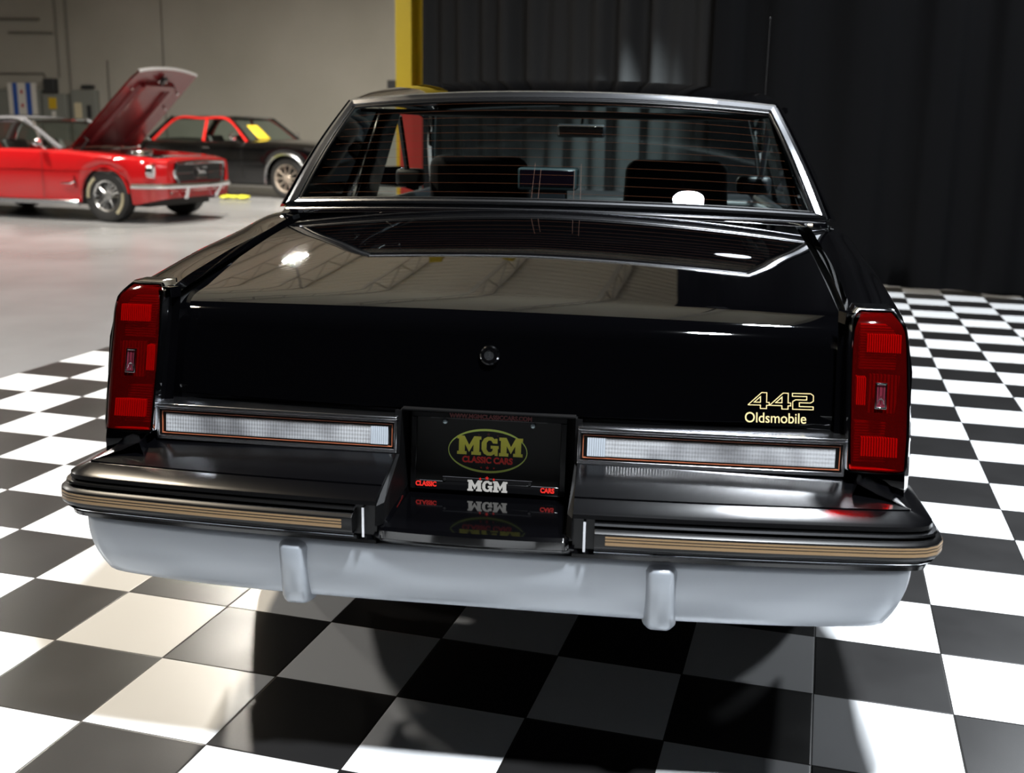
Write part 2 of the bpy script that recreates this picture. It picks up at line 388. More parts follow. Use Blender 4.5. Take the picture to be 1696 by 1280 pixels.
# lid lock
mb = MB(); c = Vector((-.004, .206, .824)); ax = Vector((0, -1, .27)).normalized()
mb.lathe([(.0001, .006), (.010, .006), (.0105, .009), (.0165, .009), (.0195, .006), (.0205, 0), (.0205, -.004)], c, ax, 28)
lk = mb.build('lid_lock', chrome, coupe)
mb = MB(); mb.lathe([(.0001, .0075), (.0095, .0075), (.0095, .006)], c, ax, 20); mb.build('lock_barrel', steel, lk)
mb = MB(); mb.box(-.0012, .0012, -.0006, 0, -.006, .006); kh = mb.build('keyhole', matte_black, lk); kh.location = c+ax*.0085

# ---------------- lettering on the lid: outlined 442 and the maker's name
def face_y(z): return itp([(.716, .176), (.75, .186), (.80, .200), (.85, .215)], z)
def on_face(me, x, z, name, mat, parent, lift=.0012):
    t = abs(x)/LW; y = face_y(z)+.045*t*t
    place(me, (x, y-lift, z-(.003*t+.030*t*t)*.25*min(1, (z-.7)/.2)), (1, 2*.045*x/LW**2, 0), (0, .29, 1)); finish(me, mat, False); return obj(name, me, parent)
def ring2(poly, wdt):       # outline drawn as a band: outer and inner contour
    n = len(poly); area = sum(poly[i][0]*poly[(i+1) % n][1]-poly[(i+1) % n][0]*poly[i][1] for i in range(n)); sg = 1 if area > 0 else -1
    inn = []
    for i in range(n):
        p0, p1, p2 = (Vector(poly[(i+k-1) % n]) for k in range(3)); a = (p1-p0).normalized(); b = (p2-p1).normalized()
        na = Vector((-a.y, a.x))*sg; nb = Vector((-b.y, b.x))*sg; m = (na+nb); m = m/max(.25, m.dot(na)) if m.length > 1e-6 else na
        inn.append(tuple(p1+m*wdt))
    return [poly, inn]
four = [(0, .25), (.62, 1), (.88, 1), (.88, .42), (1.0, .42), (1.0, .2), (.88, .2), (.88, 0), (.56, 0), (.56, .2), (0, .2)]
four_in = [(.34, .42), (.56, .42), (.56, .68)]
two = [(0, .78), (0, 1), (.86, 1), (1, .88), (1, .52), (.86, .40), (.36, .40), (.36, .22), (1, .22), (1, 0), (.02, 0), (.02, .5), (.16, .62), (.66, .62), (.66, .78)]
bg = empty('badge', (0, 0, 0)); bg.parent = coupe
H, W_ = .0325, .042
def sc(poly, ox): return [(ox+x*W_, y*H) for x, y in poly]
x442 = .505
for nm, polys, ox in (('digit_four', (four, four_in), 0), ('digit_four', (four, four_in), .0415), ('digit_two', (two,), .085)):
    sp = []
    for k, p in enumerate(polys):
        q = sc(p, ox); sp += ring2(q, .0015 if k == 0 else -.0015)
    on_face(flat_shape(sp, .0004), x442, .7425, nm, gold_letter, bg)
tm = text_mesh('Oldsmobile', .0285, .0004, .0000, 'LEFT', 1.0, .90); on_face(tm, .4995, .7165, 'lettering', gold_letter, bg)

# ---------------- rear window
def wloop(t, inset=0, lift=0):
    """t 0..1 bottom edge left to right, 1..2 right side up, 2..3 top right to left, 3..4 left side down"""
def wpt(u, v):      # u -1..1 across, v 0..1 up
    yb = 1.155+.060*u*u; zb = 1.056-.020*u*u; yt = 1.415+.030*u*u; zt = 1.368-.030*abs(u)**2.2
    x = lerp(.769, .631, v)*u
    bow = .0184*math.sin(math.pi*v)
    return Vector((x, lerp(yb, yt, v)-bow*.8, lerp(zb, zt, v)+bow*.55))
NW = Vector((0, -.76, .65))
gl_rows = [[wpt(u, v) for u in frange(-.975, .975, 33)] for v in frange(.03, .94, 17)]
mb = MB(); mb.loft(gl_rows); rw = mb.build('rear_window', car_glass, coupe, angle=180)
# heater wires on the inner face of the glass
wire = prin('heater_wire', (.30, .085, .035), .5)
mb = MB()
for k in range(12):
    v = .10+.072*k
    if v > .92: break
    mb.tube([wpt(u, v)-NW*.003 for u in frange(-.93, .93, 25)], .0004, 4, False)
for u0 in (-.03, -.055, .10, .125):
    mb.tube([wpt(u0, v)-NW*.003 for v in frange(.04, .34 if abs(u0-.035) > .07 else .29, 6)], .0004, 4, False)
mb.build('heater_wires', wire, coupe, kind='stuff')
bus = MB()
# bright surround
def strip(path_o, path_i, h=.010):
    mb = MB(); rows = [[], [], [], [], []]
    for o, i in zip(path_o, path_i):
        rows[0].append(o-NW*.01); rows[1].append(o+NW*h*.6); rows[2].append(lerp(o, i, .35)+NW*h); rows[3].append(lerp(o, i, .8)+NW*h*.8); rows[4].append(i-NW*.006)
    mb.loft(rows); return mb
tr = empty('window_surround'); tr.parent = coupe
U = frange(-1, 1, 41); V = frange(0, 1, 15)
strip([wpt(u, 1) for u in U], [wpt(u*.965, .915) for u in U]).build('top_molding', bright_trim, tr, angle=25)
strip([wpt(u, 0) for u in U], [wpt(u*.975, .035) for u in U], .006).build('lower_molding', bright_trim, tr, angle=25)
for s in (1, -1):
    strip([wpt(s, v) for v in V], [wpt(s*.957, lerp(.03, .92, v)) for v in V]).build('side_molding', bright_trim, tr, angle=25)
mb = MB()   # black seal inside the molding
for s in (1, -1): mb.tube([wpt(s*.953, v)+NW*.002 for v in frange(.05, .9, 12)], .0035, 6)
mb.tube([wpt(u, .905)+NW*.002 for u in frange(-.95, .95, 30)], .004, 6)
mb.tube([wpt(u, .045)+NW*.001 for u in frange(-.96, .96, 30)], .003, 6)
mb.build('window_seal', rubber, tr)
# black cowl strip between glass and lid
mb = MB(); mb.loft([[wpt(u, 0)-NW*.006 for u in U], [wpt(u, -.02)-NW*.004 for u in U], [Vector((p[0]*1.0, p[1]-.045, p[2]-.022)) for p in [wpt(u, 0) for u in U]]])
mb.build('window_cowl', black_paint, coupe)
mb = MB(); mb.tube([wpt(u, -.035)+Vector((0, 0, -.001)) for u in frange(-.99, .99, 31)], .0028, 6); mb.build('cowl_molding', bright_trim, tr)

# ---------------- roof, pillars, hood
roof_prof = [(1.43, .004), (1.50, .018), (1.60, .034), (1.8, .052), (2.1, .064), (2.4, .058), (2.65, .034), (2.78, .010)]
def roof_pt(u, y):
    zc = 1.366+itp([(a, b) for a, b in roof_prof], y); x = .645*u
    return Vector((x, y+.02*u*u*(1 if y < 2 else -1.5), zc-.036*abs(u)**2.4-(.004 if abs(u) > .99 else 0)))
mb = MB(); rr = []
for y in frange(1.43, 2.78, 28):
    r = [roof_pt(u, y) for u in frange(-1, 1, 41)]
    a = r[0]; b = r[-1]
    r = [Vector((a.x-.035, a.y, a.z-.055)), Vector((a.x-.022, a.y, a.z-.024)), Vector((a.x-.008, a.y, a.z-.006))]+r+[Vector((b.x+.008, b.y, b.z-.006)), Vector((b.x+.022, b.y, b.z-.024)), Vector((b.x+.035, b.y, b.z-.055))]
    rr.append(r)
mb.loft(rr); mb.build('roof', black_paint, coupe, angle=60)
mb = MB(); mb.loft([[Vector((.62*u, y, 1.315)) for u in (-1, 0, 1)] for y in (1.5, 2.75)]); mb.build('headliner', prin('headliner_cloth', (.02, .02, .022), .9), coupe, solid=.01)
for s in (1, -1):
    # rear pillar: thin rear facing edge, then the side
    rows = []
    for v in frange(0, 1, 14):
        e = wpt(1, v); o = e+Vector((lerp(.020, .016, v), .006, -.004)); o2 = o+Vector((lerp(.012, .012, v), .03, -.006))
        f1 = Vector((lerp(.815, .680, v), lerp(1.62, 1.66, v), lerp(1.0, 1.318, v)))
        f2 = Vector((lerp(.815, .682, v), lerp(2.06, 1.98, v), lerp(1.0, 1.322, v)))
        rows.append([Vector((s*q.x, q.y, q.z)) for q in (e-NW*.004, lerp(e, o, .6)+NW*.006, o, o2, lerp(o2, f1, .5), f1, f2)])
    mb = MB(); mb.loft(rows); mb.build('rear_pillar', black_paint, coupe, angle=50)
    # front pillar and side glass
    mb = MB(); mb.tube([(s*.79, 3.42, .985), (s*.735, 3.1, 1.17), (s*.655, 2.74, 1.36)], .018, 8); mb.build('windshield_pillar', black_paint, coupe)
    mb = MB(); mb.loft([[Vector((s*.806, y, .985)), Vector((s*.69, y-.05, 1.325))] for y in (2.04, 2.12, 2.30)]); mb.build('door_pillar', satin_black, coupe, solid=.02)
    mb = MB(); mb.tube([(s*.685, 1.7, 1.33), (s*.69, 2.2, 1.345), (s*.668, 2.74, 1.335)], .012, 6); mb.build('drip_rail', chrome, coupe)
    mb = MB(); mb.loft([[Vector((s*.805, y, itp(deck_z, y)-.01)), Vector((s*.685, lerp(y, 2.3, .12 if y < 3 else .55), 1.33))] for y in frange(2.31, 3.38, 8)])
    if s > 0: mb.build('side_window', clear_glass, coupe, angle=180)     # the left door glass is wound down
    # door seams and handle
    mb = MB(); mb.tube([(s*(.8675), y, z) for y, z in ((2.04, .93), (2.04, .6), (2.06, .3))], .002, 4, False); mb.build('door_seam', matte_black, coupe)
    mb = MB(); mb.box(*( (.862, .885) if s > 0 else (-.885, -.862)), 2.14, 2.30, .80, .825); mb.build('door_handle', chrome, coupe, bevel=.004)
    # mirrors on the doors
    mb = MB(); mb.hexa([(s*.86, 3.10, .985), (s*1.00, 3.09, .985), (s*.99, 3.20, .99), (s*.86, 3.20, .99)], [(s*.87, 3.10, 1.085), (s*.99, 3.09, 1.08), (s*.975, 3.17, 1.07), (s*.87, 3.18, 1.075)])
    dm = mb.build('door_mirror', black_paint, coupe, bevel=.012, seg=3)
    mb = MB(); mb.hexa([(s*.80, 3.13, .965), (s*.87, 3.13, .985), (s*.87, 3.18, .985), (s*.80, 3.2, .965)], [(s*.80, 3.13, .995), (s*.87, 3.13, 1.01), (s*.87, 3.18, 1.01), (s*.80, 3.2, .995)]); mb.build('mirror_stalk', black_paint, dm)
# windshield
def fpt(u, v): return Vector((lerp(.775, .645, v)*u, lerp(3.48-.13*u*u, 2.80-.06*u*u, v), lerp(.985, 1.365-.03*u*u, v)))
mb = MB(); mb.loft([[fpt(u, v) for u in frange(-1, 1, 21)] for v in frange(0, 1, 8)]); mb.build('windshield', clear_glass, coupe, angle=180)
mb = MB(); mb.tube([fpt(u, 1) for u in frange(-1, 1, 21)], .010, 6); mb.build('windshield_molding', chrome, coupe)
# hood and nose
mb = MB(); mb.loft([[Vector((itp([(3.3, .70), (4.85, .66)], y)*u, y+(.06 if y < 3.6 else -.05)*(1-u*u)*-1*(1 if y > 4 else -1), itp(deck_z, y)+.03*(1-u*u)-.003)) for u in frange(-1, 1, 25)] for y in frange(3.38, 4.84, 24)])
mb.build('hood', black_paint, coupe, angle=60)
mb = MB(); mb.box(-.78, .78, 4.80, 4.86, .40, .84); mb.build('nose_panel', black_paint, coupe, bevel=.02)
for s in (1, -1):
    mb = MB(); mb.box(min(s*.12, s*.42), max(s*.12, s*.42), 4.86, 4.885, .60, .80)
    g = mb.build('grille', chrome, coupe, bevel=.006)
    for k, x0 in enumerate((.46, .60)):
        mb = MB(); mb.box(min(s*x0, s*(x0+.12)), max(s*x0, s*(x0+.12)), 4.86, 4.885, .66, .80); mb.build('headlight', chrome, coupe, bevel=.006)
mb = MB(); mb.box(-.84, .84, 4.83, 4.98, .42, .56); mb.build('front_bumper', bumper_black, coupe, bevel=.03, seg=3)
# aerial on the right front wing
mb = MB(); mb.tube([(.822, 4.05, .90), (.822, 4.05, 1.30), (.821, 4.055, 1.83)], [.0022, .0018, .0012], 6); mb.lathe([(.012, -.02), (.012, .01), (.005, .02)], (.822, 4.05, .905), 'z', 12); mb.lathe([(.0001, -.004), (.0032, 0), (.0001, .004)], (.821, 4.055, 1.83), 'z', 8); mb.lathe([(.0022, -.006), (.004, 0), (.0022, .006)], (.822, 4.05, 1.43), 'z', 8)
mb.build('aerial', steel, coupe)

# ---------------- tail lamps
def tl_y(z): return itp([(.60, .140), (.647, .150), (.75, .180), (.85, .208), (.90, .222), (.925, .240), (.941, .268)], z)
TLO = [(.689, .650), (.694, .644), (.797, .644), (.804, .656), (.806, .72), (.803, .80), (.797, .88), (.790, .912), (.770, .940), (.702, .940), (.688, .926), (.686, .88)]
emblem_face = prin('emblem_enamel', (.10, .01, .02), .3)
refl = prin('lamp_reflector', (.26, .26, .26), .35); refl_dim = prin('lamp_reflector_dim', (.05, .05, .05), .3); refl_dark = prin('lamp_backing', (.20, .20, .20), .6)
for s in (1, -1):
    tl = empty('tail_lamp'); tl.parent = coupe
    def P(x, z, d=0): return Vector((s*x, tl_y(z)+d + max(0, (x-.785))*.9, z))
    # dense outline
    ol = []
    for i in range(len(TLO)):
        a = TLO[i]; b = TLO[(i+1) % len(TLO)]
        for k in range(4): ol.append((lerp(a[0], b[0], k/4), lerp(a[1], b[1], k/4)))
    cx, cz = .745, .79
    def scale(o, fx, dz): return (cx+(o[0]-cx)*fx, cz+(o[1]-cz)*dz)
    mb = MB()       # bezel: rim around the lens
    rows = [[P(*scale(o, 1.0, 1.0), .05) for o in ol], [P(*scale(o, 1.02, 1.005), -.004) for o in ol], [P(*scale(o, .98, .993), -.012) for o in ol], [P(*scale(o, .925, .978), -.011) for o in ol], [P(*scale(o, .91, .974), .004) for o in ol]]
    mb.loft(rows, True); bz = mb.build('bezel', chrome, tl, angle=40)
    mb = MB()       # lens: gently domed grid of rows in z
    rows = []
    for q in frange(0, 1, 30):
        z = lerp(.650, .934, q)
        xi = itp([(.650, .697), (.70, .695), (.90, .694), (.934, .708)], z); xo = itp([(.650, .795), (.72, .798), (.80, .795), (.88, .789), (.912, .782), (.934, .764)], z)
        rows.append([P(lerp(xi, xo, k/10), z, -.010-.004*math.sin(math.pi*k/10)) for k in range(11)])
    mb.loft(rows); mb.build('lens', red_lens, tl, angle=180)
    mb = MB()       # housing behind
    rows = [[P(*scale(o, .92, .975), .0) for o in ol], [P(*scale(o, .90, .97), .03) for o in ol], [P(*scale(o, .2, .2), .03) for o in ol]]
    mb.loft(rows, True); mb.build('housing', refl_dark, tl)
    mb = MB()       # ribbed reflectors behind the lens
    def ribs(x0, x1, z0, z1, n, vert=True, d=.002):
        for k in range(n):
            if vert:
                a = lerp(x0, x1, k/n); b = lerp(x0, x1, (k+.60)/n)
                mb.hexa([P(a, z0, d), P(b, z0, d), P(b, z0, d+.02), P(a, z0, d+.02)], [P(a, z1, d), P(b, z1, d), P(b, z1, d+.02), P(a, z1, d+.02)])
            else:
                a = lerp(z0, z1, k/n); b = lerp(z0, z1, (k+.60)/n)
                mb.hexa([P(x0, a, d), P(x1, a, d), P(x1, a, d+.02), P(x0, a, d+.02)], [P(x0, b, d), P(x1, b, d), P(x1, b, d+.02), P(x0, b, d+.02)])
    ribs(.716, .784, .672, .706, 14); mb.build('lower_reflector', refl, tl, smooth=False); mb = MB(); ribs(.720, .784, .862, .895, 15); mb.build('upper_reflector', refl, tl, smooth=False); mb = MB(); ribs(.704, .722, .765, .815, 5)
    mb.build('side_reflector', refl, tl, smooth=False)
    mb = MB(); ribs(.708, .788, .830, .915, 17, False, .009); ribs(.704, .790, .660, .735, 15, False, .009); ribs(.728, .788, .75, .82, 9, True, .009)
    mb.build('dim_reflector', refl_dim, tl, smooth=False)
    mb = MB(); xe = .7455; ze = .787; hw, hh = .0105, .0235
    d0 = -.0155
    for (a0, a1, b0, b1) in ((-hw, hw, hh-.003, hh), (-hw, hw, -hh, -hh+.003), (-hw, -hw+.0028, -hh, hh), (hw-.0028, hw, -hh, hh)):
        mb.hexa([P(xe+a0, ze+b0, d0-.003), P(xe+a1, ze+b0, d0-.003), P(xe+a1, ze+b0, d0+.004), P(xe+a0, ze+b0, d0+.004)], [P(xe+a0, ze+b1, d0-.003), P(xe+a1, ze+b1, d0-.003), P(xe+a1, ze+b1, d0+.004), P(xe+a0, ze+b1, d0+.004)])
    # rocket: shaft and fins
    for seg in ([(-.0035, .018), (-.0035, -.004), (-.006, -.016)], [(.0035, .018), (.0035, -.004), (.006, -.016)], [(-.006, -.010), (0, -.004), (.006, -.010)], [(0, .0), (0, -.018)]):
        mb.tube([P(xe+a, ze+b, d0-.001) for a, b in seg], .0009, 4)
    em = mb.build('emblem', chrome, tl, bevel=.0005)
    mb = MB(); mb.hexa([P(xe-hw, ze-hh, d0), P(xe+hw, ze-hh, d0), P(xe+hw, ze-hh, d0+.006), P(xe-hw, ze-hh, d0+.006)], [P(xe-hw, ze+hh, d0), P(xe+hw, ze+hh, d0), P(xe+hw, ze+hh, d0+.006), P(xe-hw, ze+hh, d0+.006)])
    mb.build('emblem_field', emblem_face, em)

# ---------------- reversing lamps
rv_lens = prin('ribbed_lens', (.42, .43, .45), .18, .25, coat=.6)
nt = rv_lens.node_tree; n = nt.nodes; tc = n.new('ShaderNodeTexCoord'); wv = n.new('ShaderNodeTexWave'); wv.inputs['Scale'].default_value = 55; wv.bands_direction = 'X'
wv2 = n.new('ShaderNodeTexWave'); wv2.inputs['Scale'].default_value = 40; wv2.bands_direction = 'Z'; ad = n.new('ShaderNodeMath'); ad.operation = 'ADD'
bu = n.new('ShaderNodeBump'); bu.inputs['Strength'].default_value = .3; bu.inputs['Distance'].default_value = .002
for q in (wv, wv2): nt.links.new(tc.outputs['Object'], q.inputs['Vector'])
nt.links.new(wv.outputs['Fac'], ad.inputs[0]); nt.links.new(wv2.outputs['Fac'], ad.inputs[1]); nt.links.new(ad.outputs[0], bu.inputs['Height']); nt.links.new(bu.outputs['Normal'], n['Principled BSDF'].inputs['Normal'])
add_r = n.new('ShaderNodeTexNoise'); add_r.inputs['Scale'].default_value = 9; rp = n.new('ShaderNodeValToRGB'); nt.links.new(tc.outputs['Object'], add_r.inputs['Vector']); nt.links.new(add_r.outputs['Fac'], rp.inputs['Fac'])
rp.color_ramp.elements[0].position = .38; rp.color_ramp.elements[0].color = (.22, .22, .23, 1); rp.color_ramp.elements[1].position = .6; rp.color_ramp.elements[1].color = (.60, .61, .63, 1); nt.links.new(rp.outputs['Color'], n['Principled BSDF'].inputs['Base Color'])
rv_white = prin('white_lens', (.55, .60, .66), .25, coat=.5); orange = prin('orange_gasket', (.33, .095, .04), .5)
for s in (1, -1):
    rl = empty('reversing_lamp'); rl.parent = coupe
    def Q(x, z, d=0): return Vector((s*x, .150+.012*(x/.69)**2+(z-.632)*.12+d, z-.0*x))
    def bar(x0, x1, z0, z1, d0, d1, n=6):
        m_ = MB(); rows = []
        for x in frange(x0, x1, n): rows.append([Q(x, z0, d0), Q(x, z1, d0), Q(x, z1, d1), Q(x, z0, d1)])
        m_.loft(rows, True, True); return m_
    z0, z1, x0, x1 = .634, .697, .180, .688
    m_ = bar(x0, x1, z1-.001, z1+.006, -.012, .05); m_.build('upper_molding', bright_trim, rl, bevel=.002)
    m_ = bar(x0, x1, z0-.004, z0+.004, -.010, .04)
    for a, b in ((x0, x0+.006), (x1-.006, x1)):
        q = bar(a, b, z0, z1, -.010, .04, 2); m_.add(q.v, q.f)
    q = bar(x0, x1, z1-.006, z1-.001, -.009, .04); m_.add(q.v, q.f)
    m_.build('frame', bright_trim, rl, bevel=.001)
    bar(x0+.006, x1-.006, z0+.004, z1-.006, -.001, .02).build('gasket', rubber, rl)
    m_ = MB()
    for (a, b, c, d) in ((x0+.010, x1-.009, z1-.0119, z1-.0107), (x0+.010, x1-.009, z0+.007, z0+.0082), (x0+.010, x0+.0116, z0+.007, z1-.0107), (x1-.0106, x1-.009, z0+.007, z1-.0107)):
        q = bar(a, b, c, d, -.005, .002); m_.add(q.v, q.f)
    m_.build('orange_border', orange, rl, label='thin orange border line')
    bar(x0+.054, x1-.018, z0+.0115, z1-.0155, -.0045, .002, 12).build('lens', rv_lens, rl)
    m_ = MB()
    for k in range(8):
        a = x0+.019+k*.0044; q = bar(a, a+.0038, z0+.0115, z1-.0155, -.006, .002, 2); m_.add(q.v, q.f)
    m_.build('side_reflector', rv_white, rl, label='small white ribbed block at the inner end')

# ---------------- rear bumper
path = catmull([(.186, -.004), (.3, .000), (.5, .010), (.70, .026), (.785, .036), (.822, .048), (.839, .072), (.843, .11), (.844, .25), (.843, .40), (.843, .52), (.843, .60), (.843, .66), (.843, .74), (.843, .82), (.843, .84)][:12], 60)
def pnorm(pts, i):
    t = (pts[min(i+1, len(pts)-1)]-pts[max(i-1, 0)]).normalized(); return Vector((t.y, -t.x))
def sweep(pts, prof, s=1, cap=True, off=0):
    mb = MB(); rows = []
    for i, p in enumerate(pts):
        nn = pnorm(pts, i); rows.append([(s*(p.x+nn.x*(o+off)), p.y+nn.y*(o+off), z) for o, z in prof])
    mb.loft(rows, True, cap); return mb
NP = len(path)
for s in (1, -1):
    bp = empty('bumper_half'); bp.parent = coupe
    rows = [[], [], [], [], [], [], [], [], [], []]
    for i, p in enumerate(path):
        nn = pnorm(path, i); t = i/(NP-1)
        # upper edge: follows the lamps, closes on the body side
        inn = itp([(0, .150), (.62, .135), (.70, .085), (.76, .042), (.85, .016), (1, .006)], t)
        def pp(o, z): return (s*(p.x+nn.x*o), p.y+nn.y*o, z)
        xi = p.x-nn.x*inn
        rows[0].append(pp(-inn-.01, .60)); rows[1].append(pp(-inn, .633)); rows[2].append(pp(-inn+.006, .631))
        k = max(.15, inn/.15)
        rows[3].append(pp(-inn*.62-.01, .6135)); rows[4].append(pp(-max(.022, inn*.30), .5975)); rows[5].append(pp(-max(.0215, inn*.30-.001), .5945)); rows[6].append(pp(-.009, .5825)); rows[7].append(pp(-.002, .578)); rows[8].append(pp(-.001, .570)); rows[9].append(pp(-.012, .568))
    mb = MB(); mb.loft(rows)
    mb.add([r[0] for r in rows]+[(s*.186, .15, .50), (s*.186, .0, .50)], [tuple(range(12))] if s > 0 else [tuple(reversed(range(12)))])
    mb.build('upper_cover', bumper_black, bp, angle=22)
    sweep(path, [(-.03, .568), (-.010, .568), (-.010, .500), (-.03, .500)], s).build('core', rubber, bp)
    # bright frame round the rub strip
    m_ = sweep(path[2:], [(-.012, .5590), (.006, .5590), (.0085, .5615), (.006, .5650), (-.012, .5665)], s)
    q = sweep(path[2:], [(-.012, .5080), (.006, .5085), (.0085, .5110), (.006, .5150), (-.012, .5155)], s); m_.add(q.v, q.f)
    p0 = path[1]; nn = pnorm(path, 1)
    m_.hexa([(s*(p0.x+.0), p0.y-.006, .5085), (s*(p0.x+.0045), p0.y-.006, .5085), (s*(p0.x+.0045), p0.y+.012, .5085), (s*p0.x, p0.y+.012, .5085)], [(s*(p0.x+.0), p0.y-.006, .567), (s*(p0.x+.0045), p0.y-.006, .567), (s*(p0.x+.0045), p0.y+.012, .567), (s*p0.x, p0.y+.012, .567)])
    m_.build('bright_molding', bright_trim, bp)
    sp_ = path[2:]
    st = sweep(sp_, [(-.012, .557), (.011, .5545), (.018, .5485), (.018, .525), (.014, .519), (-.012, .5165)], s).build('rub_strip', rubber, bp, bevel=.001)
    for (a, b) in ((.5452, .5418), (.5395, .5363), (.5340, .5282)):
        sweep(path[3:], [(.012, a), (.0188, a), (.0188, b), (.012, b)], s).build('gold_stripe', gold, st)
    # lower black lip
    sweep(path, [(-.04, .507), (-.006, .507), (-.002, .501), (-.004, .493), (-.020, .486), (-.05, .484)], s).build('lower_lip', bumper_black, bp, angle=40)

# centre section: number plate recess and step
ctr = empty('plate_recess'); ctr.parent = coupe
mb = MB(); hw = .186
mb.add([(-.172, .235, .545), (.172, .235, .545), (.172, .255, .722), (-.172, .255, .722)], [(0, 1, 2, 3)])
for s in (1, -1):
    mb.add([(s*.172, .255, .722), (s*.172, .235, .545), (s*.176, .012, .530), (s*.176, .02, .568), (s*.176, .15, .625), (s*.174, .165, .714)], [(0, 1, 2, 3, 4, 5)])
    mb.add([(s*.176, .012, .530), (s*.176, .02, .568), (s*.176, .15, .625), (s*.174, .165, .714), (s*.187, .165, .714), (s*.187, .15, .625), (s*.187, .00, .568), (s*.187, -.004, .530)], [(0, 1, 6, 7), (1, 2, 5, 6), (2, 3, 4, 5)])
mb.add([(-.172, .255, .722), (.172, .255, .722), (.174, .165, .714), (-.174, .165, .714)], [(0, 1, 2, 3)])
mb.build('recess_walls', prin('recess_black', (.0008, .0008, .001), .55, spec=.15), ctr, smooth=False, solid=.003)
tray_m = prin('tray_black', (.001, .001, .0013), .08, coat=.3, coat_rough=.04)
mb = MB()
rows = []
for x in [-.180, -.168, -.14, -.10, 0, .10, .14, .168, .180]:
    e = abs(x) > .17; bw = -.012+.010*(x/.18)**2
    rows.append([(x, bw+.004, .502), (x, bw-.004, .508), (x, bw-.004, .523), (x, bw+.003, .529), (x, bw+.022, .530), (x, bw+.030, .5275 if not e else .535), (x, .10, .529 if not e else .545), (x, .18, .530 if not e else .56), (x, .222, .531), (x, .24, .55)])
mb.loft(rows); mb.build('step_tray', tray_m, ctr, angle=4, solid=.003)
mb = MB(); rows = []
for x in frange(-.19, .19, 13):
    bw = -.014+.010*(x/.18)**2
    rows.append([(x, bw+.02, .518), (x, bw+.0, .512), (x, bw+.002, .503), (x, bw+.010, .494), (x, bw+.03, .484), (x, bw+.08, .482)])
mb.loft(rows); mb.build('centre_lip', bumper_black, ctr, angle=50, solid=.003)

# silver valance and bumper guards
vp_top = catmull([(-.0, .004), (.2, .006), (.4, .012), (.6, .026), (.72, .042), (.775, .052), (.80, .062), (.812, .085), (.814, .14), (.814, .25), (.814, .42)], 50)
def valance():
    mb = MB(); full = [(-p.x, p.y) for p in reversed(vp_top)]+[(p.x, p.y) for p in vp_top[1:]]
    rows = []
    for k, q in enumerate(frange(0, 1, 10)):
        r = []
        for (x, y) in full:
            ax = abs(x)/.812; zt = .492; zb = .385-.012*(1-ax*ax)+.0-.014*ax
            zb = itp([(0, .373), (.5, .371), (.95, .371)], ax)
            z = lerp(zt, zb, q); xx = x*(1-.045*q**2.2*ax**3); yy = y+.012*q*q+.005*math.sin(q*3.14)*-1
            r.append((xx, yy, z))
        rows.append(r)
    last = rows[-1]; rows.append([(x*.997, y+.006, z-.004) for x, y, z in last]); rows.append([(x*.97, y+.03, z-.003) for x, y, z in last])
    mb.loft(rows); return mb
va = valance().build('valance', silver_paint, coupe, angle=40, solid=.004, label='silver lower bumper panel')
for s in (1, -1):
    mb = MB(); x = s*.352; rows = []
    for z, y, wv_, dp in ((.487, .012, .020, .0), (.483, -.004, .0235, .01), (.474, -.012, .025, .01), (.43, -.008, .0255, .01), (.385, .000, .0265, .01), (.362, .006, .0270, .01), (.354, .012, .024, .01), (.351, .022, .020, .01)):
        rows.append([(x-wv_-.006, .045, z), (x-wv_-.004, y+.020, z), (x-wv_*.82, y+.004, z), (x-wv_*.6, y, z), (x+wv_*.6, y, z), (x+wv_*.82, y+.004, z), (x+wv_+.004, y+.020, z), (x+wv_+.006, .045, z)])
    mb.loft(rows, True, True); mb.build('bumper_guard', silver_paint, coupe, angle=50)
# small marks on the valance
mb = MB()
for x, z in ((.430, .392), (.668, .420)): mb.tube([(x, .002 if x < .5 else .032, z), (x+.004, .001 if x < .5 else .031, z-.006)], .0008, 4)

# ---------------- number plate
pl = empty('number_plate'); pl.parent = coupe
plate_m = prin('plate_black', (.006, .006, .0055), .42, spec=.3); frame_m = prin('plate_frame', (.004, .004, .0045), .2, coat=.3)
zrot = .11   # lean
PX, PZ, PY = -.006, .618, .214
def PP(x, z, d=0): return Vector((PX+x, PY+(z)*zrot-d, PZ+z))
def pbox(mb, x0, x1, z0, z1, d0, d1):
    mb.hexa([PP(x0, z0, d1), PP(x1, z0, d1), PP(x1, z0, d0), PP(x0, z0, d0)], [PP(x0, z1, d1), PP(x1, z1, d1), PP(x1, z1, d0), PP(x0, z1, d0)])
mb = MB(); pbox(mb, -.151, .151, -.071, .076, 0, .003); mb.build('plate', plate_m, pl, bevel=.0008)
mb = MB(); pbox(mb, -.160, .160, .0705, .082, -.004, .007); pbox(mb, -.160, -.1475, -.078, .0705, -.004, .007); pbox(mb, .1475, .160, -.078, .0705, -.004, .007)
pbox(mb, -.1475, .1475, -.078, -.060, -.004, .007)
mb.hexa([PP(-.092, -.060, .007), PP(.092, -.060, .007), PP(.092, -.060, .002), PP(-.092, -.060, .002)], [PP(-.092, -.050, .007), PP(.092, -.050, .007), PP(.092, -.050, .002), PP(-.092, -.050, .002)])
fr_ = mb.build('plate_frame', frame_m, pl, bevel=.0012)
mb = MB()
pbox(mb, -.092, .092, -.0504, -.0497, .0068, .0075); pbox(mb, -.140, -.092, -.0604, -.0597, .0068, .0075); pbox(mb, .092, .140, -.0604, -.0597, .0068, .0075)
pbox(mb, -.120, .120, .0700, .0705, .0068, .0073)
tag(mb.build('frame_edge', prin('pale_edge', (.16, .16, .17), .3), fr_), kind='stuff')  # thin pale grey lines along the frame edges
screw_m = prin('zinc', (.35, .42, .45), .35, .9)
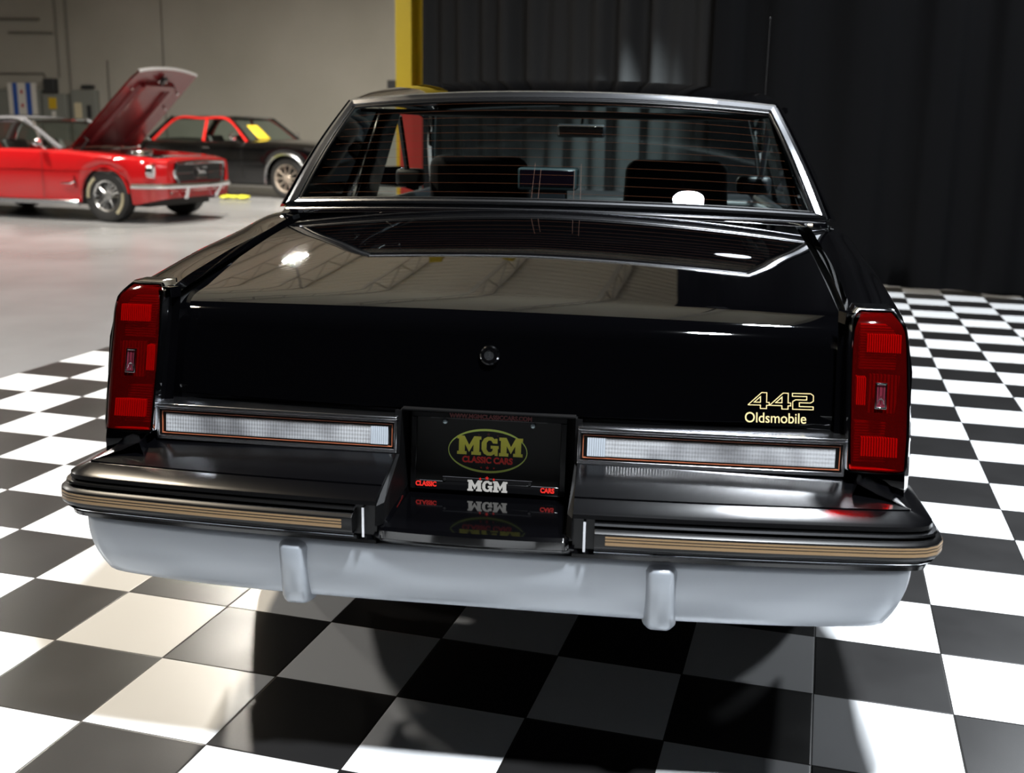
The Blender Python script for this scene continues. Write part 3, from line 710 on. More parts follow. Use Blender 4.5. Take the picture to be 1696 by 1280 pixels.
for x in (-.0900, .0905):
    mb = MB(); c = PP(x, .063, .006); ax = Vector((0, -1, zrot)).normalized(); mb.lathe([(.0055, -.004), (.0055, .001), (.004, .0025), (.0001, .003)], c, ax, 16); sc_ = mb.build('screw', screw_m, pl)
    mb = MB(); mb.tube([c+ax*.003+Vector((-.004, 0, -.001)), c+ax*.003+Vector((.004, 0, .001))], .0006, 4); mb.build('screw_slot', matte_black, sc_)
for x in (-.088, .088):
    mb = MB(); mb.lathe([(.003, 0), (.003, .0012), (.0001, .0012)], PP(x, -.056, .007), (0, -1, zrot), 12); mb.build('hole_plug', matte_black, fr_)
yel = prin('logo_yellow', (.95, .90, .10), .45); ylo = prin('logo_green_yellow', (.75, .92, .18), .45); redp = prin('logo_red', (.92, .03, .02), .45); white_l = prin('letter_grey_white', (.52, .49, .45), .45); dred = prin('dull_red', (.10, .008, .008), .5)
def slabM(ox, w_, h):
    k = w_; s_ = .16*h
    P_ = [(0, 0), (.40, 0), (.40, .17), (.32, .17), (.32, .56), (.5, .14), (.68, .56), (.68, .17), (.60, .17), (.60, 0), (1, 0), (1, .17), (.93, .17), (.93, .83), (1, .83), (1, 1), (.70, 1), (.5, .52), (.30, 1), (0, 1), (0, .83), (.07, .83), (.07, .17), (0, .17)]
    return [[(ox+x*k, y*h) for x, y in P_]]
def slabG(ox, w_, h):
    o = []; 
    P_ = [(.94, .66), (.94, .92), (.80, .92), (.78, .88), (.62, 1), (.34, 1), (.14, .90), (.0, .68), (0, .32), (.14, .10), (.34, 0), (.60, 0), (.76, .09), (.80, .0), (.97, .0), (.97, .38), (1.02, .38), (1.02, .54), (.54, .54), (.54, .38), (.66, .38), (.66, .28), (.56, .19), (.42, .19), (.30, .32), (.30, .68), (.42, .81), (.56, .81), (.68, .66)]
    return [[(ox+x*w_, y*h) for x, y in P_]]
def MGM(total, h):
    wm = total*.385; wg = total*.27; g = total*.008
    return slabM(0, wm, h)+slabG(wm+g, wg, h)+slabM(wm+wg+2.5*g, wm*.985, h)
def on_plate(me, x, z, name, mat, parent, d=.0034):
    place(me, PP(x, z, d), (1, 0, 0), (0, zrot, 1)); finish(me, mat, False); return obj(name, me, parent)
lg = empty('plate_logo'); lg.parent = pl
def ell(a, b, cx=0, cy=0, n=64): return [(cx+a*math.cos(2*math.pi*k/n), cy+b*math.sin(2*math.pi*k/n)) for k in range(n)]
on_plate(flat_shape([ell(.0815, .0455), ell(.0800, .0410)], .0003), -.001, .0060, 'oval', ylo, lg, .0034)
on_plate(flat_shape(MGM(.128, .0385), .0004), -.064, -.0065+.0035, 'large_letters', yel, lg, .0036)
def star(cx, cy, r): return [(cx+(r if k % 2 == 0 else r*.42)*math.sin(math.pi*k/5), cy+(r if k % 2 == 0 else r*.42)*math.cos(math.pi*k/5)) for k in range(10)]
tm = text_mesh('CLASSIC CARS', .0175, .0004, .0008, 'CENTER', 1.0, .92); on_plate(tm, -.001, -.0185, 'small_letters', redp, lg, .0040)
on_plate(flat_shape([star(-.0005, 0, .0042), star(-.0135, 0, .0024), star(.0130, 0, .0024)], .0003), 0, -.0285, 'stars', redp, lg, .0036)
on_plate(flat_shape([star(.000, 0, .0040), star(-.020, -.002, .0024), star(.019, -.002, .0024)], .0003), 0, .0400, 'stars', dred, lg, .0036)
fl = empty('frame_lettering'); fl.parent = pl
on_plate(flat_shape(MGM(.078, .0225), .0005), -.040, -.0765, 'grey_letters', white_l, fl, .0076)
on_plate(text_mesh('CLASSIC', .0135, .0004, .0006, 'CENTER', 1.0, .86), -.1265, -.0715, 'left_word', redp, fl, .0076)
on_plate(text_mesh('CARS', .0135, .0004, .0006, 'CENTER', 1.0, .86), .1240, -.0715, 'right_word', redp, fl, .0076)
on_plate(flat_shape([star(.000, 0.001, .0046), star(-.014, -.001, .0032), star(.014, -.001, .0032)], .0004), 0, -.0495, 'stars', redp, fl, .0078)
on_plate(text_mesh('WWW.MGMCLASSICCARS.COM', .0120, .0004, .0005, 'CENTER', 1.0, .98), .004, .0725, 'web_address', dred, fl, .0076)

# ---------------- wheels
rim_m = prin('cast_rim', (.35, .35, .36), .3, .8)
def wheel(parent, x, y, r=WR, wdt=.20, s=1, rim=rim_m, name='wheel', spokes=10, rim_r=.19, tire=None, z=None):
    z = r if z is None else z
    g = empty(name); g.parent = parent; g.location = (x, y, z)
    mb = MB(); h = wdt/2
    mb.lathe([(rim_r, -h*.85), (rim_r+.03, -h), (r-.04, -h), (r-.008, -h*.78), (r, -h*.55), (r, h*.55), (r-.008, h*.78), (r-.04, h), (rim_r+.03, h), (rim_r, h*.85)], (0, 0, 0), 'x', 48, False); mb.build('tire', tire or tire_m, g)
    mb = MB(); mb.lathe([(rim_r, -h*.85), (rim_r-.015, -h*.5), (rim_r-.02, s*h*.3), (rim_r-.012, s*h*.8), (rim_r+.006, s*h*.9), (rim_r+.004, s*h*.8)], (0, 0, 0), 'x', 40, False)
    mb.lathe([(.001, s*h*.62), (.045, s*h*.62), (.055, s*h*.5), (.055, s*h*.2), (.001, s*h*.2)], (0, 0, 0), 'x', 24, False)
    for k in range(spokes):
        a = 2*math.pi*k/spokes; c_, s_ = math.cos(a), math.sin(a); mb.tube([(s*h*.45, .04*c_, .04*s_), (s*h*.6, .1*c_, .1*s_), (s*h*.55, (rim_r-.012)*c_, (rim_r-.012)*s_)], [.014, .010, .014], 6)
    mb.build('rim', rim, g)
    mb = MB(); mb.lathe([(.001, s*h*.15), (rim_r-.03, s*h*.15), (rim_r-.03, s*h*.1), (.001, s*h*.1)], (0, 0, 0), 'x', 24, False); mb.build('brake_disc', matte_black, g)
    return g
for x, s in ((.735, 1), (-.735, -1)):
    for y in (RA, FA): wheel(coupe, x, y, s=s)
mb = MB(); mb.tube([(-.62, RA, WR), (.62, RA, WR)], .04, 10); mb.lathe([(.05, -.09), (.13, -.05), (.13, .05), (.05, .09)], (0, RA, WR), 'x', 20); mb.build('rear_axle', matte_black, coupe)
for s in (1, -1):
    mb = MB(); mb.tube([(s*.45, 1.8, .26), (s*.45, 1.2, .28), (s*.55, .95, .34), (s*.60, .75, .38)], .027, 10); mb.build('exhaust_pipe', matte_black, coupe)

# ---------------- interior
int_m = prin('interior_cloth', (.018, .019, .023), .85); shelf_m = prin('shelf_carpet', (.035, .033, .036), .95); add_noise_bump(shelf_m, 260, .5, .004)
vinyl = prin('interior_vinyl', (.02, .022, .026), .4)
mb = MB(); mb.box(-.70, .70, 1.26, 1.66, 1.00, 1.012); mb.build('parcel_shelf', shelf_m, coupe)
mb = MB(); mb.box(-.66, .66, 1.62, 1.82, .45, 1.03); mb.build('rear_seat_back', int_m, coupe, bevel=.05, seg=4)
mb = MB(); mb.box(-.66, .66, 1.80, 2.30, .38, .52); mb.build('rear_seat_cushion', int_m, coupe, bevel=.05, seg=3)
for s in (1, -1):
    st_ = empty('front_seat'); st_.parent = coupe
    cx0 = -.41 if s < 0 else .37
    mb = MB(); mb.hexa([(cx0-.235, 2.62, .45), (cx0+.235, 2.62, .45), (cx0+.235, 2.80, .45), (cx0-.235, 2.80, .45)], [(cx0-.20, 2.42, 1.155), (cx0+.20, 2.42, 1.155), (cx0+.19, 2.52, 1.15), (cx0-.19, 2.52, 1.15)])
    mb.build('backrest', int_m, st_, bevel=.045, seg=4)
    mb = MB(); mb.box(cx0-.24, cx0+.24, 2.68, 3.15, .36, .52); mb.build('cushion', int_m, st_, bevel=.04, seg=3)
    mb = MB(); mb.box(*((.60, .73) if s > 0 else (-.735, -.625)), 2.40, 2.48, 1.03, 1.10); mb.build('belt_guide', vinyl, st_, bevel=.02, seg=3)
    mb = MB(); mb.tube([(s*.70, 2.34, 1.30), (s*.69, 2.42, 1.10)], .012, 6); mb.build('seat_belt', vinyl, st_)
    mb = MB(); mb.box(min(s*.74, s*.79), max(s*.74, s*.79), 1.9, 3.4, .4, .985); mb.build('door_trim', vinyl, coupe, bevel=.02)
mb = MB(); mb.hexa([(-.74, 3.15, .60), (.74, 3.15, .60), (.74, 3.50, .60), (-.74, 3.50, .60)], [(-.74, 3.20, .965), (.74, 3.20, .965), (.74, 3.50, .975), (-.74, 3.50, .975)]); mb.build('dashboard', vinyl, coupe, bevel=.03, seg=3)
mb = MB(); c = Vector((-.38, 2.98, .93)); ax = Vector((0, -1, .35)).normalized(); a_ = ax.orthogonal().normalized(); b_ = ax.cross(a_)
mb.tube([c+(a_*math.cos(t)+b_*math.sin(t))*.19 for t in frange(0, 2*math.pi, 33)], .013, 8, False)
for t in (0, 2.1, 4.2): mb.tube([c, c+(a_*math.cos(t)+b_*math.sin(t))*.19], .01, 6)
mb.tube([c, c-ax*.25], .02, 8); mb.build('steering_wheel', vinyl, coupe)
# inside mirror
mm = MB(); mm.box(-.150, .06, 2.98, 3.005, 1.228, 1.283); im = mm.build('inside_mirror', vinyl, coupe, bevel=.018, seg=4)
mb = MB(); mb.box(-.142, .052, 2.974, 2.979, 1.235, 1.276); mb.build('mirror_face', prin('mirror_face', (.85, .85, .8), .03, 1.), im, bevel=.002)
mb = MB(); mb.tube([(-.045, 3.0, 1.27), (-.04, 3.02, 1.33)], .007, 6); mb.build('mirror_stem', chrome, im)
# high stop lamp on the shelf
teal = prin('lamp_case', (.07, .10, .105), .35, coat=.3)
mb = MB(); mb.box(-.118, .062, 1.44, 1.54, 1.082, 1.148); hs = mb.build('high_stop_lamp', teal, coupe, bevel=.008, seg=3)
mb = MB(); mb.box(-.110, .054, 1.436, 1.444, 1.094, 1.142); mb.build('lens', prin('dark_red_lens', (.008, .004, .008), .15), hs, bevel=.002)
mb = MB(); mb.box(-.078, .028, 1.45, 1.53, 1.012, 1.085); mb.build('stand', vinyl, hs, bevel=.004)

# ================================================================== background cars
def bg_body(parent, mat, L0, L1, half, zs_tab, crown, arches, r, zb0, w_tab, name='body', zmid=.55, open_bay=None, belt_in=.10, step=.035):
    """hull along local y from L0 (tail) to L1 (nose), front axle at y=0"""
    mb = MB(); rows = []; n = int((L1-L0)/step); 
    for i in range(n+1):
        y = L0+(L1-L0)*i/n; W = half*itp(w_tab, y); zs = itp(zs_tab, y); zb = zb0+(.09*max(0, (y-.45)/.4) if y > .45 else 0)
        for ya in arches:
            d = abs(y-ya)
            if d < r: zb = max(zb, r*.92+math.sqrt(r*r-d*d)*.95)
        zb = min(zb, zs-.12)
        half_r = [(W*.955, zb), (W*.985, lerp(zb, zs, .25)), (W, lerp(zb, zs, .5)), (W*.995, lerp(zb, zs, .72)), (W*.985, zs-.05), (W*.965, zs-.02), (W*.93, zs-.003)]
        ins = [(W*.80, zs+crown*.35), (W*.5, zs+crown*.8), (0, zs+crown)]
        if any(a_ < y < b_ for a_, b_ in (open_bay or ())): ins = [(W*.80, zs), (W*.78, zs-.28), (0, zs-.30)]
        right = half_r+ins; full = right+[(-x, z) for x, z in reversed(right[:-1])]
        rows.append([(x, y, z) for x, z in full])
    mb.loft(rows)
    b = len(rows[0])
    mb.f.append(tuple(range(b))); mb.mi.append(0); mb.f.append(tuple(range((len(rows)-1)*b, len(rows)*b))[::-1]); mb.mi.append(0)
    return mb.build(name, mat, parent, angle=40)
def quad_panel(parent, name, mat, pts, th=.012, **kw):
    mb = MB(); P_ = [Vector(p) for p in pts]; nn = (P_[1]-P_[0]).cross(P_[-1]-P_[0]).normalized()*th
    n = len(P_); mb.add([*P_, *[p+nn for p in P_]], [tuple(range(n)), tuple(range(2*n-1, n-1, -1))]+[(i, (i+1) % n, n+(i+1) % n, n+i) for i in range(n)])
    return mb.build(name, mat, parent, **kw)

# ---------------- red car with its hood up
red_p = prin('red_paint', (.42, .008, .010), .12, coat=1.); red_in = prin('red_underside', (.14, .008, .011), .35, coat=.3); roof_grey = prin('grey_vinyl', (.12, .12, .13), .45)
bay_m = prin('engine_bay', (.015, .015, .016), .5); polished = prin('polished_metal', (.7, .7, .7), .2, 1.)
whitewall = prin('white_letter', (.5, .45, .3), .5)
F1 = Vector((math.cos(R(-11)), math.sin(R(-11)), 0)); ang1 = math.atan2(F1.y, F1.x)-math.pi/2
must = empty('red_coupe', Vector((-6.69, 11.45, 0))+Vector((math.sin(R(11)), math.cos(R(11)), 0))*.76, ang1)
must.location.z = -.012
tag(must, 'red coupe with grey roof and its hood propped open, parked on the grey floor', 'car')
bg_body(must, red_p, -3.72, .80, .90, [(-3.72, .80), (-3.3, .90), (-2.2, .90), (-.9, .90), (-.2, .875), (.5, .83), (.80, .79)], .03, (0, -2.74), .37, .24,
        [(-3.72, .90), (-3.2, .98), (-2, 1), (-.6, .985), (0, .985), (.35, .97), (.6, .91), (.8, .76)], open_bay=((-2.95, -.80), (-.62, .66)))
# side crease and silver sill
for s in (1, -1):
    mb = MB(); mb.box(min(s*.865, s*.905), max(s*.865, s*.905), -2.36, -.40, .205, .265); mb.build('sill', bright_trim, must, bevel=.008)
    mb = MB(); mb.tube([(s*.897, -2.5, .60), (s*.902, -1.2, .66), (s*.89, .3, .66)], .006, 6); mb.build('side_crease', red_p, must)
    mb = MB(); pts = [(s*.885, .37*math.cos(t), .345+.36*math.sin(t)) for t in frange(.1, math.pi-.1, 20)]; mb.tube(pts, .012, 6, True); mb.build('wheel_lip', red_p, must)
    # side mirror
    mb = MB(); mb.lathe([(.001, -.05), (.04, -.045), (.055, 0), (.05, .02), (.001, .025)], (s*.96, -.93, .985), 'y', 18); mm_ = mb.build('door_mirror', chrome, must)
    mb = MB(); mb.tube([(s*.85, -.90, .90), (s*.92, -.92, .96)], .012, 6); mb.build('mirror_stalk', chrome, mm_)
    mb = MB(); mb.tube([(s*.902, -.42, .52), (s*.904, -.50, .485), (s*.904, -.66, .480)], [.006, .014, .006], 6); mb.tube([(s*.904, -.42, .435), (s*.904, -.44, .58)], [.016, .007], 6); mb.build('fender_badge', chrome, must)
    mb = MB(); mb.tube([(s*.898, -.94, .28), (s*.902, -.94, .6), (s*.895, -.94, .88)], .003, 4); mb.tube([(s*.898, -2.1, .28), (s*.902, -2.1, .6), (s*.895, -2.1, .88)], .003, 4); mb.build('door_seam', bay_m, must)
# greenhouse
def greenhouse(parent, roof_mat, frame_mat, yb0, yb1, yt0, yt1, wb, wt, zb, zt, pillars, gl=clear_glass, crown=.04, frame_r=.018, side_frame=None, thick=.05):
    mb = MB(); rows = []
    for y in frange(yt0, yt1, 14):
        q = (y-yt0)/(yt1-yt0); zc = zt+crown*math.sin(math.pi*min(1, max(0, q))*.9+.15)*.7
        r_ = [(-wt-.03, zt-thick), (-wt-.015, zt-thick*.3), (-wt+.03, zt)]; r_ = [(x, z) for x, z in r_]
        prof_ = r_+[(wt*u, lerp(zt, zc, 1-u*u)+.005) for u in frange(-.85, .85, 9)]+[(-x, z) for x, z in reversed(r_)]
        rows.append([(x, y, z) for x, z in prof_])
    mb.loft(rows); ro = mb.build('roof', roof_mat, parent, angle=60, solid=.02)
    ws = MB(); ws.loft([[Vector((lerp(wb, wt, v)*u, lerp(yb1+.10*(1-u*u), yt1+.05*(1-u*u), v), lerp(zb, zt, v))) for u in frange(-.97, .97, 9)] for v in frange(0, 1, 5)]); ws.build('windshield', gl, parent, angle=180)
    rwm = MB(); rwm.loft([[Vector((lerp(wb, wt, v)*u, lerp(yb0-.05*(1-u*u), yt0, v), lerp(zb, zt, v))) for u in frange(-.97, .97, 9)] for v in frange(0, 1, 5)]); rwm.build('rear_window', gl, parent, angle=180)
    mb = MB(); mb.tube([(wt*u, yt1+.05*(1-u*u), zt-.005) for u in frange(-1, 1, 9)], frame_r, 6); mb.tube([(wb*u, yb1+.10*(1-u*u), zb) for u in frange(-1, 1, 9)], frame_r*.8, 6); mb.build('windshield_molding', chrome, parent)
    for s in (1, -1):
        mb = MB(); mb.tube([(s*wb, yb1, zb), (s*(wt+.01), yt1, zt-.02)], .028, 8); mb.build('front_pillar', roof_mat, parent)
        mb = MB(); mb.tube([(s*wb, yb0, zb), (s*(wt+.01), yt0, zt-.02)], .05, 8)
        mb.build('rear_pillar', roof_mat, parent)
        sf = side_frame or chrome
        mb = MB(); a = [(s*(wb+.01), yb1-.06, zb+.0), (s*(wt+.025), yt1-.06, zt-.045), (s*(wt+.03), (yt0+yt1)/2, zt-.035), (s*(wt+.025), yt0+.08, zt-.045), (s*(wb+.012), yb0+.10, zb)]
        mb.tube(catmull(a, 30), frame_r*1.05, 6)
        for (pb, pt_) in pillars: mb.tube([(s*(wb+.012), pb, zb), (s*(wt+.028), pt_, zt-.04)], frame_r*1.1, 6)
        mb.build('window_frame', sf, parent)
        mb = MB(); mb.loft([[Vector((s*wb, lerp(yb0, yb1, t), zb)), Vector((s*wt, lerp(yt0, yt1, t), zt-.03))] for t in frange(.04, .96, 6)]); mb.build('side_window', gl, parent, angle=180)
    mb = MB(); mb.box(-wb*.93, wb*.93, yb0+.1, yb1-.02, zb-.32, zb-.20); mb.build('cabin_floor', bay_m, parent)
    for s in (1, -1):
        mb = MB(); cx_ = s*wb*.45; ym = lerp(yb0, yb1, .5); mb.hexa([(cx_-.22, ym+.1, zb-.3), (cx_+.22, ym+.1, zb-.3), (cx_+.22, ym+.25, zb-.3), (cx_-.22, ym+.25, zb-.3)], [(cx_-.2, ym-.05, zb+.10), (cx_+.2, ym-.05, zb+.10), (cx_+.2, ym+.05, zb+.10), (cx_-.2, ym+.05, zb+.10)]); mb.build('seat', bay_m, parent, bevel=.03)
    return ro
greenhouse(must, roof_grey, chrome, -3.05, -.70, -2.62, -1.42, .79, .58, .905, 1.285, [(-.98, -1.28)], side_frame=chrome)
# engine bay contents
mb = MB(); mb.box(-.70, .70, -.60, .64, .50, .66); mb.box(-.715, -.66, -.6, .64, .5, .815); mb.box(.66, .715, -.6, .64, .5, .815); eb = mb.build('engine_bay_floor', bay_m, must)
mb = MB(); mb.box(-.2, .2, -.5, .2, .6, .80); mb.lathe([(.001, .0), (.2, .0), (.21, .02), (.21, .06), (.19, .075), (.001, .085)], (0, -.15, .82), 'z', 28); mb.box(-.33, -.2, -.45, .15, .66, .77); mb.box(.2, .33, -.45, .15, .66, .77)
mb.build('engine', polished, must, bevel=.01)
mb = MB(); mb.box(-.42, .42, .52, .58, .5, .84); mb.build('radiator', bay_m, must, bevel=.01)
# hood: hinged at the cowl
hd = empty('hood', (0, -.66, .93)); hd.parent = must; hd.rotation_euler = (R(42), 0, 0)
def hood_rows(dz, k=1.):
    return [[(.66*u*k*itp([(0, 1.02), (1.2, .98), (1.45, .93)], y), y+.05*(1-u*u)*(y/1.45)**3, dz+.03*(1-u*u)+(-.01 if y > 1.4 else 0)) for u in frange(-1, 1, 15)] for y in frange(0, 1.44, 14)]
mb = MB(); mb.loft(hood_rows(.0)); mb.build('outer_skin', red_p, hd, angle=60)
mb = MB(); mb.loft(hood_rows(-.02, .985)); 
mb.build('inner_panel', red_in, hd, angle=60)
mb = MB()
for s in (1, -1): mb.hexa([(s*.30, .1, -.05), (s*.38, .1, -.05), (s*.36, 1.2, -.05), (s*.28, 1.2, -.05)], [(s*.28, .1, 0), (s*.40, .1, 0), (s*.38, 1.2, 0), (s*.26, 1.2, 0)])
mb.hexa([(-.3, 1.15, -.05), (.3, 1.15, -.05), (.3, 1.23, -.05), (-.3, 1.23, -.05)], [(-.3, 1.13, 0), (.3, 1.13, 0), (.3, 1.25, 0), (-.3, 1.25, 0)])
mb.build('inner_rib', red_in, hd)
mb = MB(); mb.loft([[(.66*.93*u, 1.44+.05*(1-u*u), -.035+.03*(1-u*u)), (.66*.935*u, 1.465+.05*(1-u*u), -.01+.03*(1-u*u)), (.66*.93*u, 1.44+.05*(1-u*u), .012+.03*(1-u*u))] for u in frange(-1, 1, 15)]); mb.build('bright_lip', prin('bright_lip', (.75, .75, .78), .3, .6), hd, label='bright metal front edge')
mb = MB(); mb.box(-.04, .04, 1.26, 1.36, -.05, -.01); mb.build('latch', bay_m, hd)
mb = MB()
for x, y in ((-.52, .8), (-.5, 1.1), (.5, 1.15), (-.05, 1.3), (.1, 1.3)): mb.lathe([(.001, -.05), (.018, -.045), (.018, -.02)], (x, y, 0), 'z', 10)
mb.build('rubber_stops', polished, hd)
for s in (1, -1): 
    mb = MB(); mb.tube([(s*.62, -.55, .88), (s*.64, -.40, 1.02), (s*.62, -.50, 1.08)], .014, 6); mb.build('hood_hinge', bay_m, must)
mb = MB(); mb.tube([(-.60, .30, .85), (-.56, .20, 1.45)], .008, 6)
# nose: grille, lamps, bumper
yN = .80
mb = MB(); mb.box(-.50, .50, yN-.02, yN+.012, .52, .745); mb.build('grille_mesh', bay_m, must, bevel=.01)
mb = MB(); mb.tube(catmull([(-.52, yN+.03, .76), (0, yN+.05, .775), (.52, yN+.03, .76)], 9), .022, 6); mb.tube(catmull([(-.49, yN+.03, .50), (0, yN+.05, .495), (.49, yN+.03, .50)], 9), .014, 6)
for s in (1, -1): mb.tube([(s*.52, yN+.03, .76), (s*.545, yN+.02, .63), (s*.49, yN+.03, .50)], .026, 6)
mb.tube([(-.5, yN+.03, .63), (-.14, yN+.03, .63)], .008, 6); mb.tube([(.5, yN+.03, .63), (.14, yN+.03, .63)], .008, 6)
for (a, b) in (((-.14, .70), (.14, .70)), ((-.14, .56), (.14, .56)), ((-.14, .56), (-.14, .70)), ((.14, .56), (.14, .70))): mb.tube([(a[0], yN+.035, a[1]), (b[0], yN+.035, b[1])], .010, 6)
mb.build('grille_surround', chrome, must)
mb = MB(); mb.tube([(-.085, yN+.05, .615), (-.03, yN+.055, .645), (.04, yN+.055, .635), (.085, yN+.05, .665)], [.006, .020, .018, .008], 8); mb.tube([(.06, yN+.05, .65), (.10, yN+.05, .69)], [.012, .006], 6)
for x in (-.05, -.01, .03, .06): mb.tube([(x, yN+.05, .635), (x+.02, yN+.05, .59)], .004, 5)
mb.build('grille_emblem', chrome, must)
for s in (1, -1):
    mb = MB(); mb.lathe([(.105, -.06), (.105, .03), (.092, .035), (.088, .0)], (s*.735, yN-.14, .655), 'y', 24, False); hl = mb.build('headlamp', chrome, must)
    mb = MB(); mb.lathe([(.09, .0), (.07, .025), (.001, .035)], (s*.735, yN-.14, .655), 'y', 20, False); mb.build('lens', prin('headlamp_lens', (.6, .6, .62), .15, .3), hl)
    mb = MB(); mb.lathe([(.05, 0), (.05, .02), (.03, .03), (.001, .03)], (s*.60, yN-.03, .395), 'y', 16); mb.build('parking_lamp', polished, must)
    mb = MB(); mb.hexa([(s*.30, yN+.0, .30), (s*.36, yN+.0, .30), (s*.36, yN+.04, .30), (s*.30, yN+.04, .30)], [(s*.34, yN+.07, .47), (s*.40, yN+.07, .47), (s*.40, yN+.11, .47), (s*.34, yN+.11, .47)]); mb.build('bumper_guard', chrome, must, bevel=.01)
bpath = catmull([(-.92, .44), (-.87, .60), (-.72, .78), (-.4, .88), (0, .91), (.4, .88), (.72, .78), (.87, .60), (.92, .44)], 60)
mb = MB(); rows = []
for i, p in enumerate(bpath):
    t = (bpath[min(i+1, 59)]-bpath[max(i-1, 0)]).normalized(); nn = Vector((-t.y, t.x)); rows.append([(p.x+nn.x*o, p.y+nn.y*o, z) for o, z in ((-.02, .44), (.012, .445), (.03, .475), (.012, .505), (-.02, .51), (-.03, .475))])
mb.loft(rows, True, True); mb.build('front_bumper', chrome, must)
mb = MB(); mb.hexa([(-.76, yN-.26, .33), (.76, yN-.26, .33), (.55, yN-.04, .34), (-.55, yN-.04, .34)], [(-.84, yN-.26, .44), (.84, yN-.26, .44), (.60, yN+.04, .44), (-.60, yN+.04, .44)]); mb.build('front_valance', red_p, must, bevel=.02)
for y in (0, -2.74):
    for s in (1, -1): wheel(must, s*.76, y, .335, .22, s, polished, 'wheel', 18, .19)
mb = MB()
for k in range(26):
    a = 2.2+k*.085 if k < 13 else 5.4+(k-13)*.085
    mb.tube([(.876, .245*math.cos(a), .335+.245*math.sin(a)), (.876, .285*math.cos(a), .335+.285*math.sin(a))], .008, 4)
mb.build('tire_lettering', whitewall, must)
mb = MB(); mb.box(-.66, .66, -2.5, .5, .20, .30); mb.build('chassis', bay_m, must)

# ---------------- black two-tone sedan behind
blk2 = prin('black_gloss', (.0015, .0015, .0018), .12, coat=1.); red_fr = prin('red_frame_paint', (.62, .022, .018), .2, coat=.6); tan_rim = prin('tan_rim', (.42, .36, .30), .3, .5)
F2 = Vector((math.cos(R(-15)), math.sin(R(-15)), 0)); ang2 = R(-15)-math.pi/2
nova = empty('black_sedan', Vector((-6.10, 16.62, -.012))+Vector((math.sin(R(15)), math.cos(R(15)), 0))*.78, ang2)
tag(nova, 'black sedan with red window frames and yellow card in windshield, parked by the wall', 'car')
bg_body(nova, blk2, -3.85, .95, .91, [(-3.85, .85), (-3.2, .93), (-2.2, .94), (-.8, .95), (.3, .92), (.95, .84)], .05, (0, -2.82), .40, .24, [(-3.85, .88), (-3.2, .97), (-2, 1), (-.6, 1), (.3, .98), (.95, .92)], open_bay=((-2.9, -.86),))
greenhouse(nova, blk2, chrome, -3.0, -.78, -2.55, -1.30, .80, .62, .945, 1.37, [(-1.78, -1.80)], side_frame=red_fr, frame_r=.024)
for s in (1, -1):
    mb = MB(); pts = [(s*.90, .42*math.cos(t), .345+.42*math.sin(t)) for t in frange(-.25, math.pi+.25, 26)]; mb.tube(pts, .028, 8, True); mb.build('wheel_arch_molding', steel, nova)
    mb = MB(); mb.lathe([(.001, -.05), (.05, -.045), (.07, 0), (.06, .02), (.001, .025)], (s*1.0, -1.0, 1.04), 'y', 18); mm_ = mb.build('door_mirror', chrome, nova)
    mb = MB(); mb.tube([(s*.86, -1.0, .95), (s*.95, -1.0, 1.01)], .012, 6); mb.build('mirror_stalk', chrome, mm_)
    mb = MB(); mb.box(min(s*.905, s*.93), max(s*.905, s*.93), -1.72, -1.58, .83, .85); mb.build('door_handle', chrome, nova, bevel=.005)
    for y in (-.9, -1.78): 
        mb = MB(); mb.tube([(s*.908, y, .3), (s*.912, y, .6), (s*.90, y, .92)], .003, 4); mb.build('door_seam', bay_m, nova)
    for y in (0, -2.82): wheel(nova, s*.78, y, .345, .22, s, tan_rim, 'wheel', 10, .235)
    mb = MB(); mb.lathe([(.10, 0), (.10, .04), (.08, .05), (.001, .05)], (s*.66, .93, .66), 'y', 20); mb.build('headlamp', chrome, nova)
mb = MB(); mb.box(-.5, .5, .94, .965, .58, .74); mb.build('grille', chrome, nova, bevel=.008)
mb = MB(); mb.box(-.90, .90, .96, 1.06, .42, .53); mb.build('front_bumper', chrome, nova, bevel=.03, seg=3)
mb = MB(); mb.box(-.66, .66, -3.4, .7, .20, .32); mb.build('chassis', bay_m, nova)
card = prin('yellow_card', (.75, .55, .03), .6)
mb = MB(); 
def npt(u, v): return Vector((lerp(.80, .62, v)*u, lerp(-.78+.10*(1-u*u), -1.30+.05*(1-u*u), v)+.012, lerp(.945, 1.37, v)+.008))
mb.loft([[npt(u, v) for u in frange(.70, .30, 8)] for v in (.12, .30, .48, .66)]); mb.build('windshield_card', card, nova, solid=.004, label='yellow card on the windshield')
mb = MB(); mb.tube([(-.6, .2, .98), (.6, .2, .98)], .004, 4)

# ================================================================== things on the back wall (yw measured along the building)
def onwall(px_x):   # point on the wall face for a given world x
    # wall face line: gp(u, WV)
    u = (px_x-GV.x*WV)/GU.x; return gp(u, WV-.02)
def wbox(name, x0, x1, z0, z1, d, mat, label, cat, **kw):
    a = onwall(x0); b = onwall(x1); e = empty(name, ((a.x+b.x)/2, (a.y+b.y)/2, z0), -GA) if kw.get('parts') else None
    W2 = (b-a).length/2
    mb = MB(); mb.box(-W2, W2, -d, 0, 0, z1-z0)
    if e:
        tag(e, label, cat); mb.build('case', mat, e, bevel=.01)
        for (nm, m_, u0, u1, v0, v1, dd) in kw['parts']:
            mb = MB(); mb.box(-W2+2*W2*u0, -W2+2*W2*u1, -d-dd, -d+.002, (z1-z0)*v0, (z1-z0)*v1); mb.build(nm, m_, e, bevel=.002)
        return e
    o = mb.build(name, mat, bevel=.01); o.location = ((a.x+b.x)/2, (a.y+b.y)/2, z0); o.rotation_euler = (0, 0, -GA); return tag(o, label, cat)
